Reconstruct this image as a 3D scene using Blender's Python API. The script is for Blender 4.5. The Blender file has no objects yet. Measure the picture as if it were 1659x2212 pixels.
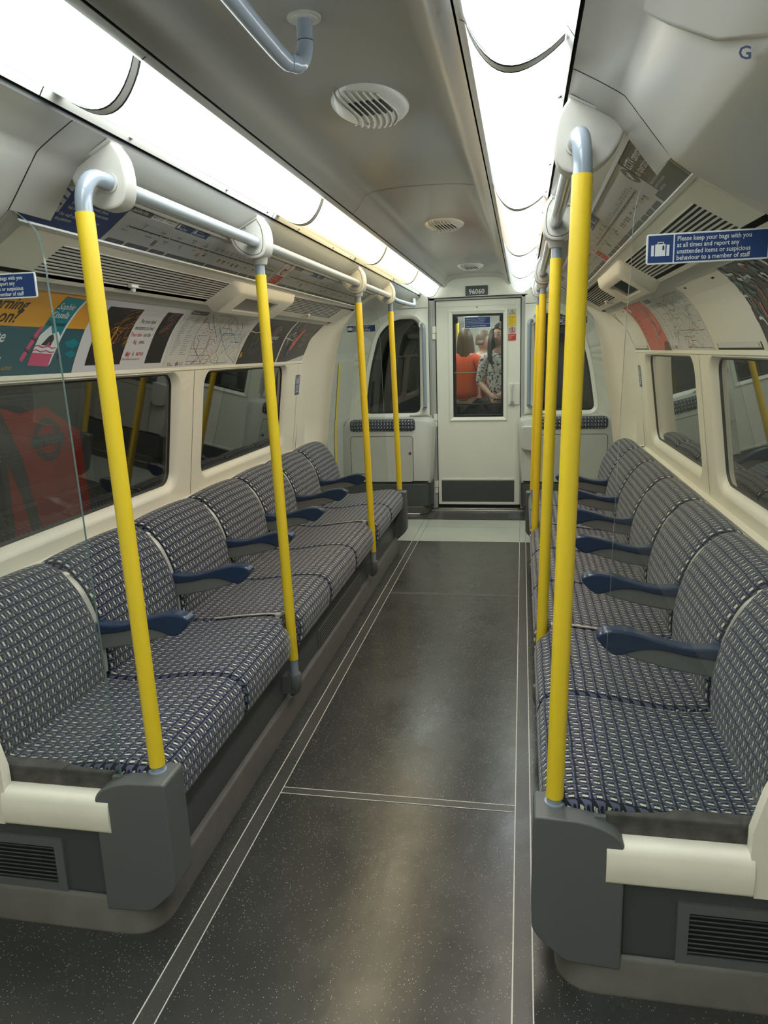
import bpy, bmesh, math, random
from mathutils import Vector, Matrix
random.seed(7)
SC = bpy.context.scene
COL = SC.collection
PI = math.pi

# ---------------------------------------------------------------- camera
cam_d = bpy.data.cameras.new('camera')
cam = bpy.data.objects.new('camera', cam_d)
COL.objects.link(cam)
Rm = ((0.982469, -0.007836, 0.186261), (0.183562, 0.215126, -0.95918), (-0.032554, 0.976555, 0.212793))
mw = Matrix([list(Rm[i]) + [(0.41, 0.0, 1.45)[i]] for i in range(3)] + [[0, 0, 0, 1]])
cam.matrix_world = mw
cam_d.sensor_fit = 'VERTICAL'
cam_d.sensor_height = 36.0
cam_d.lens = 1565.0 / 2212.0 * 36.0
cam_d.clip_start = 0.02
SC.camera = cam

# ---------------------------------------------------------------- world, exposure
w = bpy.data.worlds.new('tunnel_dark')
SC.world = w
w.use_nodes = True
w.node_tree.nodes['Background'].inputs[0].default_value = (0.004, 0.004, 0.005, 1)
w.node_tree.nodes['Background'].inputs[1].default_value = 1.0
SC.view_settings.view_transform = 'Standard'
SC.view_settings.look = 'None'
SC.view_settings.gamma = 1.0
SC.view_settings.use_curve_mapping = False
SC.view_settings.exposure = 0.0
LAMP = 16.5          # strength of the carriage's diffusers

# ---------------------------------------------------------------- node helpers
class X:
    """tiny expression wrapper around Math nodes"""
    nt = None
    def __init__(s, sock): s.s = sock
    @staticmethod
    def m(op, a, b=None, c=None):
        n = X.nt.nodes.new('ShaderNodeMath'); n.operation = op
        for i, q in enumerate((a, b, c)):
            if q is None: continue
            if isinstance(q, X): X.nt.links.new(q.s, n.inputs[i])
            else: n.inputs[i].default_value = q
        return X(n.outputs[0])
    def __add__(s, o): return X.m('ADD', s, o)
    def __radd__(s, o): return X.m('ADD', o, s)
    def __sub__(s, o): return X.m('SUBTRACT', s, o)
    def __rsub__(s, o): return X.m('SUBTRACT', o, s)
    def __mul__(s, o): return X.m('MULTIPLY', s, o)
    def __rmul__(s, o): return X.m('MULTIPLY', o, s)
    def fr(s): return X.m('FRACT', s)
    def gt(s, o): return X.m('GREATER_THAN', s, o)
    def lt(s, o): return X.m('LESS_THAN', s, o)
    def ab(s): return X.m('ABSOLUTE', s)
    def mx(s, o): return X.m('MAXIMUM', s, o)

def newmat(name):
    m = bpy.data.materials.new(name); m.use_nodes = True
    nt = m.node_tree; nt.nodes.clear()
    out = nt.nodes.new('ShaderNodeOutputMaterial')
    return m, nt, out

def c4(c): return (c[0], c[1], c[2], 1.0)

def srgb(r, g, b):
    f = lambda v: (v / 255 / 12.92) if v / 255 <= 0.04045 else ((v / 255 + 0.055) / 1.055) ** 2.4
    return (f(r), f(g), f(b))

def mat(name, col, rough=0.5, metal=0.0, bump=0.0, bscale=300.0, var=0.0, vscale=6.0, coat=0.0, spec=0.5, rvar=0.0):
    m, nt, out = newmat(name)
    b = nt.nodes.new('ShaderNodeBsdfPrincipled')
    b.inputs['Base Color'].default_value = c4(col)
    b.inputs['Roughness'].default_value = rough
    b.inputs['Metallic'].default_value = metal
    b.inputs['Coat Weight'].default_value = coat
    b.inputs['Coat Roughness'].default_value = 0.12
    b.inputs['Specular IOR Level'].default_value = spec
    nt.links.new(b.outputs[0], out.inputs[0])
    tc = nt.nodes.new('ShaderNodeTexCoord')
    if var or rvar:
        n = nt.nodes.new('ShaderNodeTexNoise'); n.inputs['Scale'].default_value = vscale
        n.inputs['Detail'].default_value = 5
        nt.links.new(tc.outputs['Object'], n.inputs['Vector'])
        if var:
            mx = nt.nodes.new('ShaderNodeMix'); mx.data_type = 'RGBA'
            mx.inputs[6].default_value = c4([v * (1 - var) for v in col])
            mx.inputs[7].default_value = c4([min(1, v * (1 + var)) for v in col])
            nt.links.new(n.outputs[0], mx.inputs[0]); nt.links.new(mx.outputs[2], b.inputs['Base Color'])
        if rvar:
            mr = nt.nodes.new('ShaderNodeMapRange')
            mr.inputs[3].default_value = rough - rvar; mr.inputs[4].default_value = rough + rvar
            mr.inputs[1].default_value = 0.3; mr.inputs[2].default_value = 0.7
            nt.links.new(n.outputs[0], mr.inputs[0]); nt.links.new(mr.outputs[0], b.inputs['Roughness'])
    if bump:
        n = nt.nodes.new('ShaderNodeTexNoise'); n.inputs['Scale'].default_value = bscale
        bp = nt.nodes.new('ShaderNodeBump'); bp.inputs['Strength'].default_value = bump
        bp.inputs['Distance'].default_value = 0.002
        nt.links.new(tc.outputs['Object'], n.inputs['Vector'])
        nt.links.new(n.outputs[0], bp.inputs['Height']); nt.links.new(bp.outputs[0], b.inputs['Normal'])
    return m

def emis(name, col, k):
    m, nt, out = newmat(name)
    e = nt.nodes.new('ShaderNodeEmission')
    e.inputs[0].default_value = c4(col); e.inputs[1].default_value = k
    nt.links.new(e.outputs[0], out.inputs[0])
    return m

def glass(name, tint=(1, 1, 1), gain=1.0, base=0.0, haze=0.0, hcol=(.6, .6, .6), rough=0.0):
    m, nt, out = newmat(name)
    t = nt.nodes.new('ShaderNodeBsdfTransparent'); t.inputs[0].default_value = c4(tint)
    g = nt.nodes.new('ShaderNodeBsdfGlossy'); g.inputs['Roughness'].default_value = rough
    X.nt = nt
    ge = nt.nodes.new('ShaderNodeNewGeometry'); dp = nt.nodes.new('ShaderNodeVectorMath'); dp.operation = 'DOT_PRODUCT'
    nt.links.new(ge.outputs['Normal'], dp.inputs[0]); nt.links.new(ge.outputs['Incoming'], dp.inputs[1])
    q = 1.0 - X(dp.outputs['Value']).ab()
    k = (q * q * q * q * q * .96 + .04) * gain + base
    mx = nt.nodes.new('ShaderNodeMixShader')
    nt.links.new(k.s, mx.inputs[0]); nt.links.new(g.outputs[0], mx.inputs[2])
    if haze:
        d = nt.nodes.new('ShaderNodeBsdfDiffuse'); d.inputs[0].default_value = c4(hcol)
        m2 = nt.nodes.new('ShaderNodeMixShader'); m2.inputs[0].default_value = haze
        nt.links.new(t.outputs[0], m2.inputs[1]); nt.links.new(d.outputs[0], m2.inputs[2])
        nt.links.new(m2.outputs[0], mx.inputs[1])
    else:
        nt.links.new(t.outputs[0], mx.inputs[1])
    nt.links.new(mx.outputs[0], out.inputs[0])
    return m

def fabric_mat():
    """moquette: rows of slate blue hooks and cream dashes on near-black"""
    m, nt, out = newmat('moquette'); X.nt = nt
    uv = nt.nodes.new('ShaderNodeUVMap'); uv.uv_map = 'UVMap'
    tc = nt.nodes.new('ShaderNodeTexCoord')
    wn = nt.nodes.new('ShaderNodeTexNoise'); wn.inputs['Scale'].default_value = 9.0
    wn.inputs['Detail'].default_value = 1.0
    nt.links.new(tc.outputs['Object'], wn.inputs['Vector'])
    sp = nt.nodes.new('ShaderNodeSeparateXYZ'); nt.links.new(uv.outputs[0], sp.inputs[0])
    wob = (X(wn.outputs[0]) - 0.5) * 0.55
    u = (X(sp.outputs[0]) * (1 / 0.0275) + wob).fr()
    v0 = X(sp.outputs[1]) * (1 / 0.0315) + wob * 0.5
    v = v0.fr()
    u = (u + 1.0 - v * 0.12).fr()
    def rect(a0, a1, b0, b1): return v.gt(a0) * v.lt(a1) * u.gt(b0) * u.lt(b1)
    peri = rect(.08, .25, .08, .90)
    peri = peri.mx(rect(.72, .95, .06, .46))
    peri = peri.mx(v.gt(.20) * v.lt(.88) * u.gt((v - .55).ab() * 1.0 + .60) * u.lt(.97))
    peri = peri.mx(rect(.2, .36, .74, .92))
    cream = rect(.30, .72, .17, .39)
    cream2 = v.gt(.66) * v.lt(.96) * u.lt(.66) * u.gt(.66 - (v - .66) * .55)
    line = v.lt(.12)
    def mixc(f, a, b):
        n = nt.nodes.new('ShaderNodeMix'); n.data_type = 'RGBA'
        nt.links.new(f.s, n.inputs[0])
        if isinstance(a, tuple): n.inputs[6].default_value = c4(a)
        else: nt.links.new(a, n.inputs[6])
        n.inputs[7].default_value = c4(b)
        return n.outputs[2]
    c = mixc(peri, (.012, .014, .019), (.098, .107, .168))
    c = mixc(cream, c, (.56, .56, .46)); c = mixc(cream2, c, (.50, .50, .42)); c = mixc(line, c, (.012, .014, .028))
    b = nt.nodes.new('ShaderNodeBsdfPrincipled')
    nt.links.new(c, b.inputs['Base Color']); b.inputs['Roughness'].default_value = .85
    b.inputs['Specular IOR Level'].default_value = .2
    b.inputs['Sheen Weight'].default_value = .15
    fn = nt.nodes.new('ShaderNodeTexNoise'); fn.inputs['Scale'].default_value = 22
    fn.inputs['Detail'].default_value = 2
    nt.links.new(tc.outputs['Object'], fn.inputs['Vector'])
    bp = nt.nodes.new('ShaderNodeBump'); bp.inputs['Strength'].default_value = .5; bp.inputs['Distance'].default_value = .012
    nt.links.new(fn.outputs[0], bp.inputs['Height']); nt.links.new(bp.outputs[0], b.inputs['Normal'])
    nt.links.new(b.outputs[0], out.inputs[0])
    return m

def floor_mat(name, base, rough=.30, speck=1.0):
    m, nt, out = newmat(name); X.nt = nt
    tc = nt.nodes.new('ShaderNodeTexCoord')
    vo = nt.nodes.new('ShaderNodeTexVoronoi'); vo.inputs['Scale'].default_value = 230
    nt.links.new(tc.outputs['Object'], vo.inputs['Vector'])
    sp = nt.nodes.new('ShaderNodeSeparateColor'); nt.links.new(vo.outputs['Color'], sp.inputs[0])
    sel = X(sp.outputs[0]).gt(.86) * X(vo.outputs['Distance']).lt(.24) * speck
    n1 = nt.nodes.new('ShaderNodeTexNoise'); n1.inputs['Scale'].default_value = 3.2; n1.inputs['Detail'].default_value = 5
    n1.inputs['Roughness'].default_value = .65
    nt.links.new(tc.outputs['Object'], n1.inputs['Vector'])
    mx0 = nt.nodes.new('ShaderNodeMix'); mx0.data_type = 'RGBA'
    mx0.inputs[6].default_value = c4([v * .85 for v in base]); mx0.inputs[7].default_value = c4([v * 1.18 for v in base])
    nt.links.new(n1.outputs[0], mx0.inputs[0])
    mx = nt.nodes.new('ShaderNodeMix'); mx.data_type = 'RGBA'
    nt.links.new(sel.s, mx.inputs[0]); nt.links.new(mx0.outputs[2], mx.inputs[6]); mx.inputs[7].default_value = (.42, .41, .38, 1)
    b = nt.nodes.new('ShaderNodeBsdfPrincipled')
    nt.links.new(mx.outputs[2], b.inputs['Base Color'])
    mr = nt.nodes.new('ShaderNodeMapRange'); mr.inputs[1].default_value = .28; mr.inputs[2].default_value = .78
    mr.inputs[3].default_value = rough - .05; mr.inputs[4].default_value = rough + .10
    nt.links.new(n1.outputs[0], mr.inputs[0]); nt.links.new(mr.outputs[0], b.inputs['Roughness'])
    n2 = nt.nodes.new('ShaderNodeTexNoise'); n2.inputs['Scale'].default_value = 9; n2.inputs['Detail'].default_value = 4
    nt.links.new(tc.outputs['Object'], n2.inputs['Vector'])
    bp = nt.nodes.new('ShaderNodeBump'); bp.inputs['Strength'].default_value = .22; bp.inputs['Distance'].default_value = .005
    nt.links.new(n2.outputs[0], bp.inputs['Height']); nt.links.new(bp.outputs[0], b.inputs['Normal'])
    nt.links.new(b.outputs[0], out.inputs[0])
    return m

# ---------------------------------------------------------------- materials
CREAM = (.80, .755, .635)
M = {}
M['cream'] = mat('cream_panel', CREAM, .30, bump=.08, bscale=500, var=.03)
M['creamdirty'] = mat('cream_scuffed', (.88, .83, .70), .38, bump=.1, bscale=400, var=.10, vscale=9)
M['grey_ceiling'] = mat('ceiling_grey', (.30, .295, .28), .24, bump=.06, bscale=500, var=.02, vscale=3)
M['palegrey'] = mat('pale_grey_panel', (.54, .53, .49), .30, bump=.08, bscale=500, var=.02)
M['endgrey'] = mat('end_wall_grey', (.80, .785, .705), .32, bump=.1, bscale=400, var=.03)
M['trimgrey'] = mat('trim_grey', (.42, .42, .40), .35)
M['headshade'] = mat('header_shaded_grey', (.42, .41, .38), .30, bump=.08, bscale=500, var=.02)  # darker copy of the pale grey: shade below the lamps put into its colour
M['dark'] = mat('dark_grey_panel', (.070, .074, .076), .42, bump=.15, bscale=700, var=.08)
M['darkbox'] = mat('dark_grey_moulding', (.115, .12, .12), .40, bump=.25, bscale=900)
M['black'] = mat('black_gap', (.008, .008, .009), .6)
M['rubber'] = mat('rubber_gasket', (.015, .015, .016), .5)
M['skirt'] = mat('grey_skirting', (.115, .108, .094), .45, bump=.1, bscale=200, var=.25, vscale=14)
M['line'] = mat('pale_weld_line', (.55, .53, .48), .4)
M['lineworn'] = mat('worn_weld_line', (.20, .19, .17), .4)
M['yellow'] = mat('yellow_coating', (.84, .60, .025), .36, bump=.12, bscale=900, var=.04, coat=.15)
M['bluegrey'] = mat('blue_grey_coating', (.27, .32, .38), .22, coat=.4)
M['bluegrey2'] = mat('blue_grey_rail', (.36, .41, .44), .22, coat=.5)
M['steel'] = mat('brushed_steel', (.52, .50, .46), .32, metal=.85, bump=.05)
M['satin'] = mat('satin_strip', (.50, .50, .47), .34, metal=.35)
M['chrome'] = mat('chrome', (.8, .8, .8), .12, metal=1)
M['navy'] = mat('navy_arm_pad', (.020, .040, .088), .26, coat=.25)
M['armgrey'] = mat('arm_body_grey', (.17, .17, .165), .45, bump=.1)
M['signblue'] = mat('sign_blue', (.018, .050, .17), .35)
M['white'] = mat('sign_white', (.74, .76, .74), .4)
M['white2'] = mat('print_white', (.70, .70, .68), .45)
M['mapgrey'] = mat('map_background', (.46, .47, .47), .30)
M['mapdark'] = mat('map_dark_grey', (.075, .08, .095), .35)
M['ink'] = mat('ink_black', (.03, .03, .035), .5)
M['inkgrey'] = mat('ink_grey', (.25, .25, .25), .5)
M['red'] = mat('sign_red', (.55, .045, .035), .4)
M['redsoft'] = mat('print_red', (.36, .10, .09), .45)
M['inkblue'] = mat('print_blue', (.06, .20, .42), .45)
M['inkgreen'] = mat('print_green', (.05, .22, .12), .45)
M['inkpurple'] = mat('print_purple', (.16, .04, .22), .45)
M['inkorange'] = mat('print_orange', (.65, .25, .03), .45)
M['signyellow'] = mat('sign_yellow', (.80, .55, .03), .4)
M['black_grille'] = mat('grille_shadow', (.012, .012, .013), .7)
M['slat'] = mat('grille_slat', (.68, .66, .60), .28)
M['speaker'] = mat('speaker_dome', (.62, .61, .56), .35)
M['fabric'] = fabric_mat()
M['lampcap'] = mat('lamp_end_cap', (.62, .62, .58), .35)
M['oldcloth'] = mat('old_seat_cloth', (.075, .07, .065), .9, var=.95, vscale=26, bump=.4, bscale=60)
M['floor'] = floor_mat('vinyl_floor', (.036, .036, .034), .24)
M['floorstrip'] = floor_mat('vinyl_strip', (.048, .046, .044), .30, .5)
M['floorpale'] = floor_mat('pale_vinyl', (.36, .37, .33), .34, 0.0)
M['glass'] = glass('clear_glass', (.955, .975, .965), .8, haze=.004)
M['glassedge'] = mat('glass_edge', (.12, .18, .175), .15)
M['winglass'] = glass('window_glass', (.70, .73, .72), 1.9, .02, haze=.003, hcol=(.3, .3, .28), rough=.004)
M['doorglass'] = glass('door_glass', (.95, .96, .95), .5, haze=.012)
M['screen'] = mat('dark_display', (.010, .010, .011), .12)
M['tunnel'] = mat('tunnel_wall', (.035, .033, .03), .8, bump=.5, bscale=30, var=.3)
M['brown'] = mat('tunnel_brick', (.10, .07, .05), .8, bump=.5, bscale=20, var=.3)
LC = {'cool': (.90, 1.0, .93), 'white': (.95, 1.0, .97), 'warm': (1.0, .84, .50), 'blue': (.90, .97, 1.0), 'pink': (1.0, .88, .72), 'dim': (.90, 1.0, .90)}
def diffuser(name, col, k):
    # emission weakened towards grazing angles, putting shading of the lamp's form into it
    m, nt, out = newmat(name); X.nt = nt
    e = nt.nodes.new('ShaderNodeEmission'); e.inputs[0].default_value = c4(col)
    ge = nt.nodes.new('ShaderNodeNewGeometry'); dp = nt.nodes.new('ShaderNodeVectorMath'); dp.operation = 'DOT_PRODUCT'
    nt.links.new(ge.outputs['Normal'], dp.inputs[0]); nt.links.new(ge.outputs['Incoming'], dp.inputs[1])
    kk = (X.m('POWER', X(dp.outputs['Value']).ab(), 1.4) * .96 + .04) * k
    nt.links.new(kk.s, e.inputs[1]); nt.links.new(e.outputs[0], out.inputs[0])
    return m
LM = {k: diffuser('lamp_diffuser_' + k, c, LAMP) for k, c in LC.items()}

# ---------------------------------------------------------------- geometry builder
class G:
    def __init__(s): s.v = []; s.f = []; s.m = []; s.uv = {}
    def add(s, vs, fs, m=0, uv=None):
        o = len(s.v); s.v += [tuple(p) for p in vs]
        for f in fs: s.f.append([o + i for i in f]); s.m.append(m)
        if uv:
            for i, q in enumerate(uv): s.uv[o + i] = q
        return s
    def box(s, x0, x1, y0, y1, z0, z1, m=0):
        return s.add([(x0, y0, z0), (x1, y0, z0), (x1, y1, z0), (x0, y1, z0), (x0, y0, z1), (x1, y0, z1), (x1, y1, z1), (x0, y1, z1)],
                     [(0, 3, 2, 1), (4, 5, 6, 7), (0, 1, 5, 4), (1, 2, 6, 5), (2, 3, 7, 6), (3, 0, 4, 7)], m)
    def extr(s, pts, a, b, axis='y', m=0, caps=True):
        """2D polygon (x,z) along y, or (x,y) along z, or (y,z) along x"""
        def P(p, t): return {'y': (p[0], t, p[1]), 'z': (p[0], p[1], t), 'x': (t, p[0], p[1])}[axis]
        n = len(pts); vs = [P(p, a) for p in pts] + [P(p, b) for p in pts]
        fs = [(i, (i + 1) % n, n + (i + 1) % n, n + i) for i in range(n)]
        if caps: fs += [tuple(range(n))[::-1], tuple(range(n, 2 * n))]
        return s.add(vs, fs, m)
    def sheet(s, rows, m=0, closed=False, uv=None):
        nr = len(rows); nc = len(rows[0]); vs = [p for r in rows for p in r]; fs = []
        for i in range(nr - 1):
            for j in range(nc if closed else nc - 1):
                k = (j + 1) % nc
                fs.append((i * nc + j, i * nc + k, (i + 1) * nc + k, (i + 1) * nc + j))
        return s.add(vs, fs, m, uv)
    def tube(s, path, r, n=16, m=0, caps=True):
        pts = [Vector(p) for p in path]; rr = r if isinstance(r, (list, tuple)) else [r] * len(pts)
        rows = []; up = None
        for i, p in enumerate(pts):
            t = (pts[min(i + 1, len(pts) - 1)] - pts[max(i - 1, 0)]).normalized()
            if up is None:
                up = Vector((1, 0, 0)) if abs(t.x) < .9 else Vector((0, 1, 0))
            a = (up - t * up.dot(t)).normalized(); up = a; b = t.cross(a)
            rows.append([p + (a * math.cos(2 * PI * k / n) + b * math.sin(2 * PI * k / n)) * rr[i] for k in range(n)])
        o = len(s.v); s.sheet(rows, m, True)
        if caps:
            s.f.append([o + k for k in range(n)][::-1]); s.m.append(m)
            s.f.append([o + (len(rows) - 1) * n + k for k in range(n)]); s.m.append(m)
        return s
    def disc(s, c, r, axis, h, n=24, m=0):
        a = Vector(axis).normalized(); c = Vector(c)
        return s.tube([c, c + a * h], r, n, m)
    def ball(s, c, rx, ry, rz, n=16, k=10, m=0):
        rows = []
        for i in range(k + 1):
            th = PI * i / k
            rows.append([(c[0] + rx * math.sin(th) * math.cos(2 * PI * j / n), c[1] + ry * math.sin(th) * math.sin(2 * PI * j / n), c[2] + rz * math.cos(th)) for j in range(n)])
        return s.sheet(rows, m, True)
    def build(s, name, mats, parent=None, sx=1, smooth=35, bevel=0, merge=True, recalc=True, seg=2):
        me = bpy.data.meshes.new(name)
        me.from_pydata([(p[0] * sx, p[1], p[2]) for p in s.v], [], s.f)
        if not isinstance(mats, (list, tuple)): mats = [mats]
        for q in mats: me.materials.append(M[q] if isinstance(q, str) else q)
        for p, k in zip(me.polygons, s.m): p.material_index = k
        if s.uv:
            l = me.uv_layers.new(name='UVMap')
            for lp in me.loops:
                q = s.uv.get(lp.vertex_index)
                if q: l.data[lp.index].uv = q
        bm = bmesh.new(); bm.from_mesh(me)
        if merge: bmesh.ops.remove_doubles(bm, verts=bm.verts, dist=1e-6)
        if recalc: bmesh.ops.recalc_face_normals(bm, faces=bm.faces)
        bm.to_mesh(me); bm.free()
        if smooth:
            me.shade_smooth(); me.set_sharp_from_angle(angle=math.radians(smooth))
        o = bpy.data.objects.new(name, me); COL.objects.link(o)
        if parent:
            o.parent = parent
            if parent.type == 'EMPTY': o.matrix_parent_inverse = Matrix.Translation(-parent.location)
        if bevel:
            b = o.modifiers.new('bevel', 'BEVEL'); b.width = bevel; b.segments = seg; b.limit_method = 'ANGLE'
            b.angle_limit = math.radians(40); b.harden_normals = False
        return o

def thing(name, label, cat, group=None, loc=(0, 0, 0)):
    o = bpy.data.objects.new(name, None); COL.objects.link(o)
    o.location = loc; o.empty_display_size = .1
    o['label'] = label; o['category'] = cat
    if group: o['group'] = group
    return o
def tag(o, label, cat, group=None):
    o['label'] = label; o['category'] = cat
    if group: o['group'] = group
    return o
def struct(o):
    o['kind'] = 'structure'; return o
def lerp(a, b, t): return tuple(a[i] + (b[i] - a[i]) * t for i in range(len(a)))
def smoothpts(pts, n=6, closed=False):
    """Catmull-Rom through 2D/3D points"""
    out = []; N = len(pts)
    rng = range(N if closed else N - 1)
    for i in rng:
        g = lambda k: pts[k % N] if closed else pts[max(0, min(N - 1, k))]
        p0, p1, p2, p3 = g(i - 1), g(i), g(i + 1), g(i + 2)
        for j in range(n):
            t = j / n
            out.append(tuple(.5 * ((2 * p1[d]) + (-p0[d] + p2[d]) * t + (2 * p0[d] - 5 * p1[d] + 4 * p2[d] - p3[d]) * t * t + (-p0[d] + 3 * p1[d] - 3 * p2[d] + p3[d]) * t ** 3) for d in range(len(p1))))
    if not closed: out.append(tuple(pts[-1]))
    return out
def rrect(x0, x1, y0, y1, r, n=6):
    rs = r if isinstance(r, (list, tuple)) else [r] * 4
    out = []
    for k, (cx, cy, a) in enumerate(((x1, y1, 0), (x0, y1, 90), (x0, y0, 180), (x1, y0, 270))):
        q = rs[k]; mx = cx - q if k in (0, 3) else cx + q; my = cy - q if k in (0, 1) else cy + q
        for j in range(n + 1):
            t = math.radians(a + 90 * j / n); out.append((mx + q * math.cos(t), my + q * math.sin(t)))
    return out
def inset(poly, d):
    """move a counter-clockwise polygon inwards by d"""
    n = len(poly); out = []
    for i in range(n):
        a, b, c = poly[i - 1], poly[i], poly[(i + 1) % n]
        k = 1
        while abs(a[0] - b[0]) + abs(a[1] - b[1]) < 1e-9: k += 1; a = poly[i - k]
        k = 1
        while abs(c[0] - b[0]) + abs(c[1] - b[1]) < 1e-9: k += 1; c = poly[(i + k) % n]
        e1 = Vector((b[0] - a[0], b[1] - a[1])).normalized(); e2 = Vector((c[0] - b[0], c[1] - b[1])).normalized()
        nn = Vector((-(e1.y + e2.y), e1.x + e2.x))
        if nn.length < 1e-6: nn = Vector((-e1.y, e1.x))
        nn.normalize(); s = max(.5, nn.dot(Vector((-e1.y, e1.x))))
        out.append((b[0] + nn.x * d / s, b[1] + nn.y * d / s))
    return out
def roundpoly(poly, r, n=5):
    out = []; N = len(poly)
    for i in range(N):
        a, b, c = Vector(poly[i - 1]), Vector(poly[i]), Vector(poly[(i + 1) % N])
        rr = r[i] if isinstance(r, (list, tuple)) else r
        d1 = (a - b); d2 = (c - b); q = min(rr, d1.length * .48, d2.length * .48)
        p1 = b + d1.normalized() * q; p2 = b + d2.normalized() * q
        for j in range(n + 1):
            t = j / n; out.append(tuple((1 - t) ** 2 * p1 + 2 * t * (1 - t) * b + t * t * p2))
    return out
def raycast_poly(poly, c, a):
    d = (math.cos(a), math.sin(a)); best = None
    for i in range(len(poly)):
        p = poly[i]; q = poly[(i + 1) % len(poly)]
        ex, ey = q[0] - p[0], q[1] - p[1]; den = d[0] * ey - d[1] * ex
        if abs(den) < 1e-12: continue
        t = ((p[0] - c[0]) * ey - (p[1] - c[1]) * ex) / den
        u = ((p[0] - c[0]) * d[1] - (p[1] - c[1]) * d[0]) / den
        if t > 0 and -1e-6 <= u <= 1 + 1e-6 and (best is None or t < best): best = t
    return (c[0] + d[0] * best, c[1] + d[1] * best)
def holed(g, outer, inner, F, m=0, n=48):
    """flat sheet between outer and inner polygons, mapped by F(a,b)->xyz"""
    cx = sum(p[0] for p in inner) / len(inner); cy = sum(p[1] for p in inner) / len(inner)
    an = set(round(2 * PI * k / n, 6) for k in range(n))
    for p in list(outer) + list(inner): an.add(round(math.atan2(p[1] - cy, p[0] - cx) % (2 * PI), 6))
    an = sorted(an)
    ro = [F(*raycast_poly(outer, (cx, cy), a)) for a in an]; ri = [F(*raycast_poly(inner, (cx, cy), a)) for a in an]
    g.sheet([ro, ri], m, True)
def rings(g, loops, m=0):
    g.sheet(loops, m, True)

# ---------------------------------------------------------------- printed matter
class D:
    """flat artwork in (a,b) coordinates, laid on a surface by F(a,b,off)"""
    def __init__(s): s.g = G(); s.mats = []
    def mi(s, m):
        if m not in s.mats: s.mats.append(m)
        return s.mats.index(m)
    strip = None        # slice height for artwork on curved walls
    def poly(s, pts, m, l=1):
        st = D.strip
        bs = [p[1] for p in pts]
        if st and max(bs) - min(bs) > st * 1.2:
            k0, k1 = int(math.floor(min(bs) / st)), int(math.ceil(max(bs) / st))
            for k in range(k0, k1):
                q = [(p[0], p[1]) for p in pts]
                for lim, sg in ((k * st, 1), ((k + 1) * st, -1)):
                    o = []
                    for i in range(len(q)):
                        a, b = q[i - 1], q[i]; ia = (a[1] - lim) * sg >= 0; ib = (b[1] - lim) * sg >= 0
                        if ia != ib:
                            t = (lim - a[1]) / (b[1] - a[1]); o.append((a[0] + (b[0] - a[0]) * t, lim))
                        if ib: o.append(b)
                    q = o
                    if len(q) < 3: break
                if len(q) >= 3: s.g.add([(p[0], p[1], l) for p in q], [tuple(range(len(q)))], s.mi(m))
            return s
        s.g.add([(p[0], p[1], l) for p in pts], [tuple(range(len(pts)))], s.mi(m)); return s
    def rect(s, a0, b0, a1, b1, m, l=1, nb=1, na=1):
        rows = [[(a0 + (a1 - a0) * i / na, b0 + (b1 - b0) * j / nb, l) for i in range(na + 1)] for j in range(nb + 1)]
        s.g.sheet(rows, s.mi(m)); return s
    def circ(s, a, b, r, m, l=1, n=20, r2=0, sa=1):
        o = [(a + sa * r * math.cos(2 * PI * k / n), b + r * math.sin(2 * PI * k / n), l) for k in range(n)]
        if r2:
            i = [(a + sa * r2 * math.cos(2 * PI * k / n), b + r2 * math.sin(2 * PI * k / n), l) for k in range(n)]
            s.g.sheet([o, i], s.mi(m), True)
        else: s.g.add(o, [tuple(range(n))], s.mi(m))
        return s
    def line(s, pts, w, m, l=1):
        for p, q in zip(pts, pts[1:]):
            d = Vector((q[0] - p[0], q[1] - p[1]))
            if d.length < 1e-6: continue
            t = d.normalized() * w * .25; k = Vector((-d.y, d.x)).normalized() * w / 2; P = Vector(p[:2]) - t; Q = Vector(q[:2]) + t
            s.poly([P + k, P - k, Q - k, Q + k], m, l)
        return s
    def text(s, t, a, b, size, m, l=2, al='LEFT', shear=0, sc=1.0, bold=0.0, mirror=False):
        cu = bpy.data.curves.new('t', 'FONT'); cu.body = t; cu.size = size; cu.align_x = al; cu.shear = shear
        cu.resolution_u = 2; cu.offset = bold * size
        ob = bpy.data.objects.new('t', cu); COL.objects.link(ob)
        dg = bpy.context.evaluated_depsgraph_get(); e = ob.evaluated_get(dg); me = e.to_mesh()
        k = -1 if mirror else 1
        s.g.add([(a + k * sc * v.co.x, b + v.co.y, l) for v in me.vertices], [tuple(p.vertices) for p in me.polygons], s.mi(m))
        e.to_mesh_clear(); bpy.data.objects.remove(ob); bpy.data.curves.remove(cu)
        return s
    def build(s, name, F, parent=None, step=.0005):
        s.g.v = [tuple(F(p[0], p[1], p[2] * step)) for p in s.g.v]
        return s.g.build(name, s.mats, parent, smooth=0, merge=False, recalc=False)

# ================================================================ THE CARRIAGE SHELL
Y0, Y1 = 1.49, 5.31            # seating bay between the glass screens
YN = -2.6                      # carriage continues behind the camera
YE = 6.77                      # end wall
SIDE = {-1: 'left', 1: 'right'}

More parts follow.
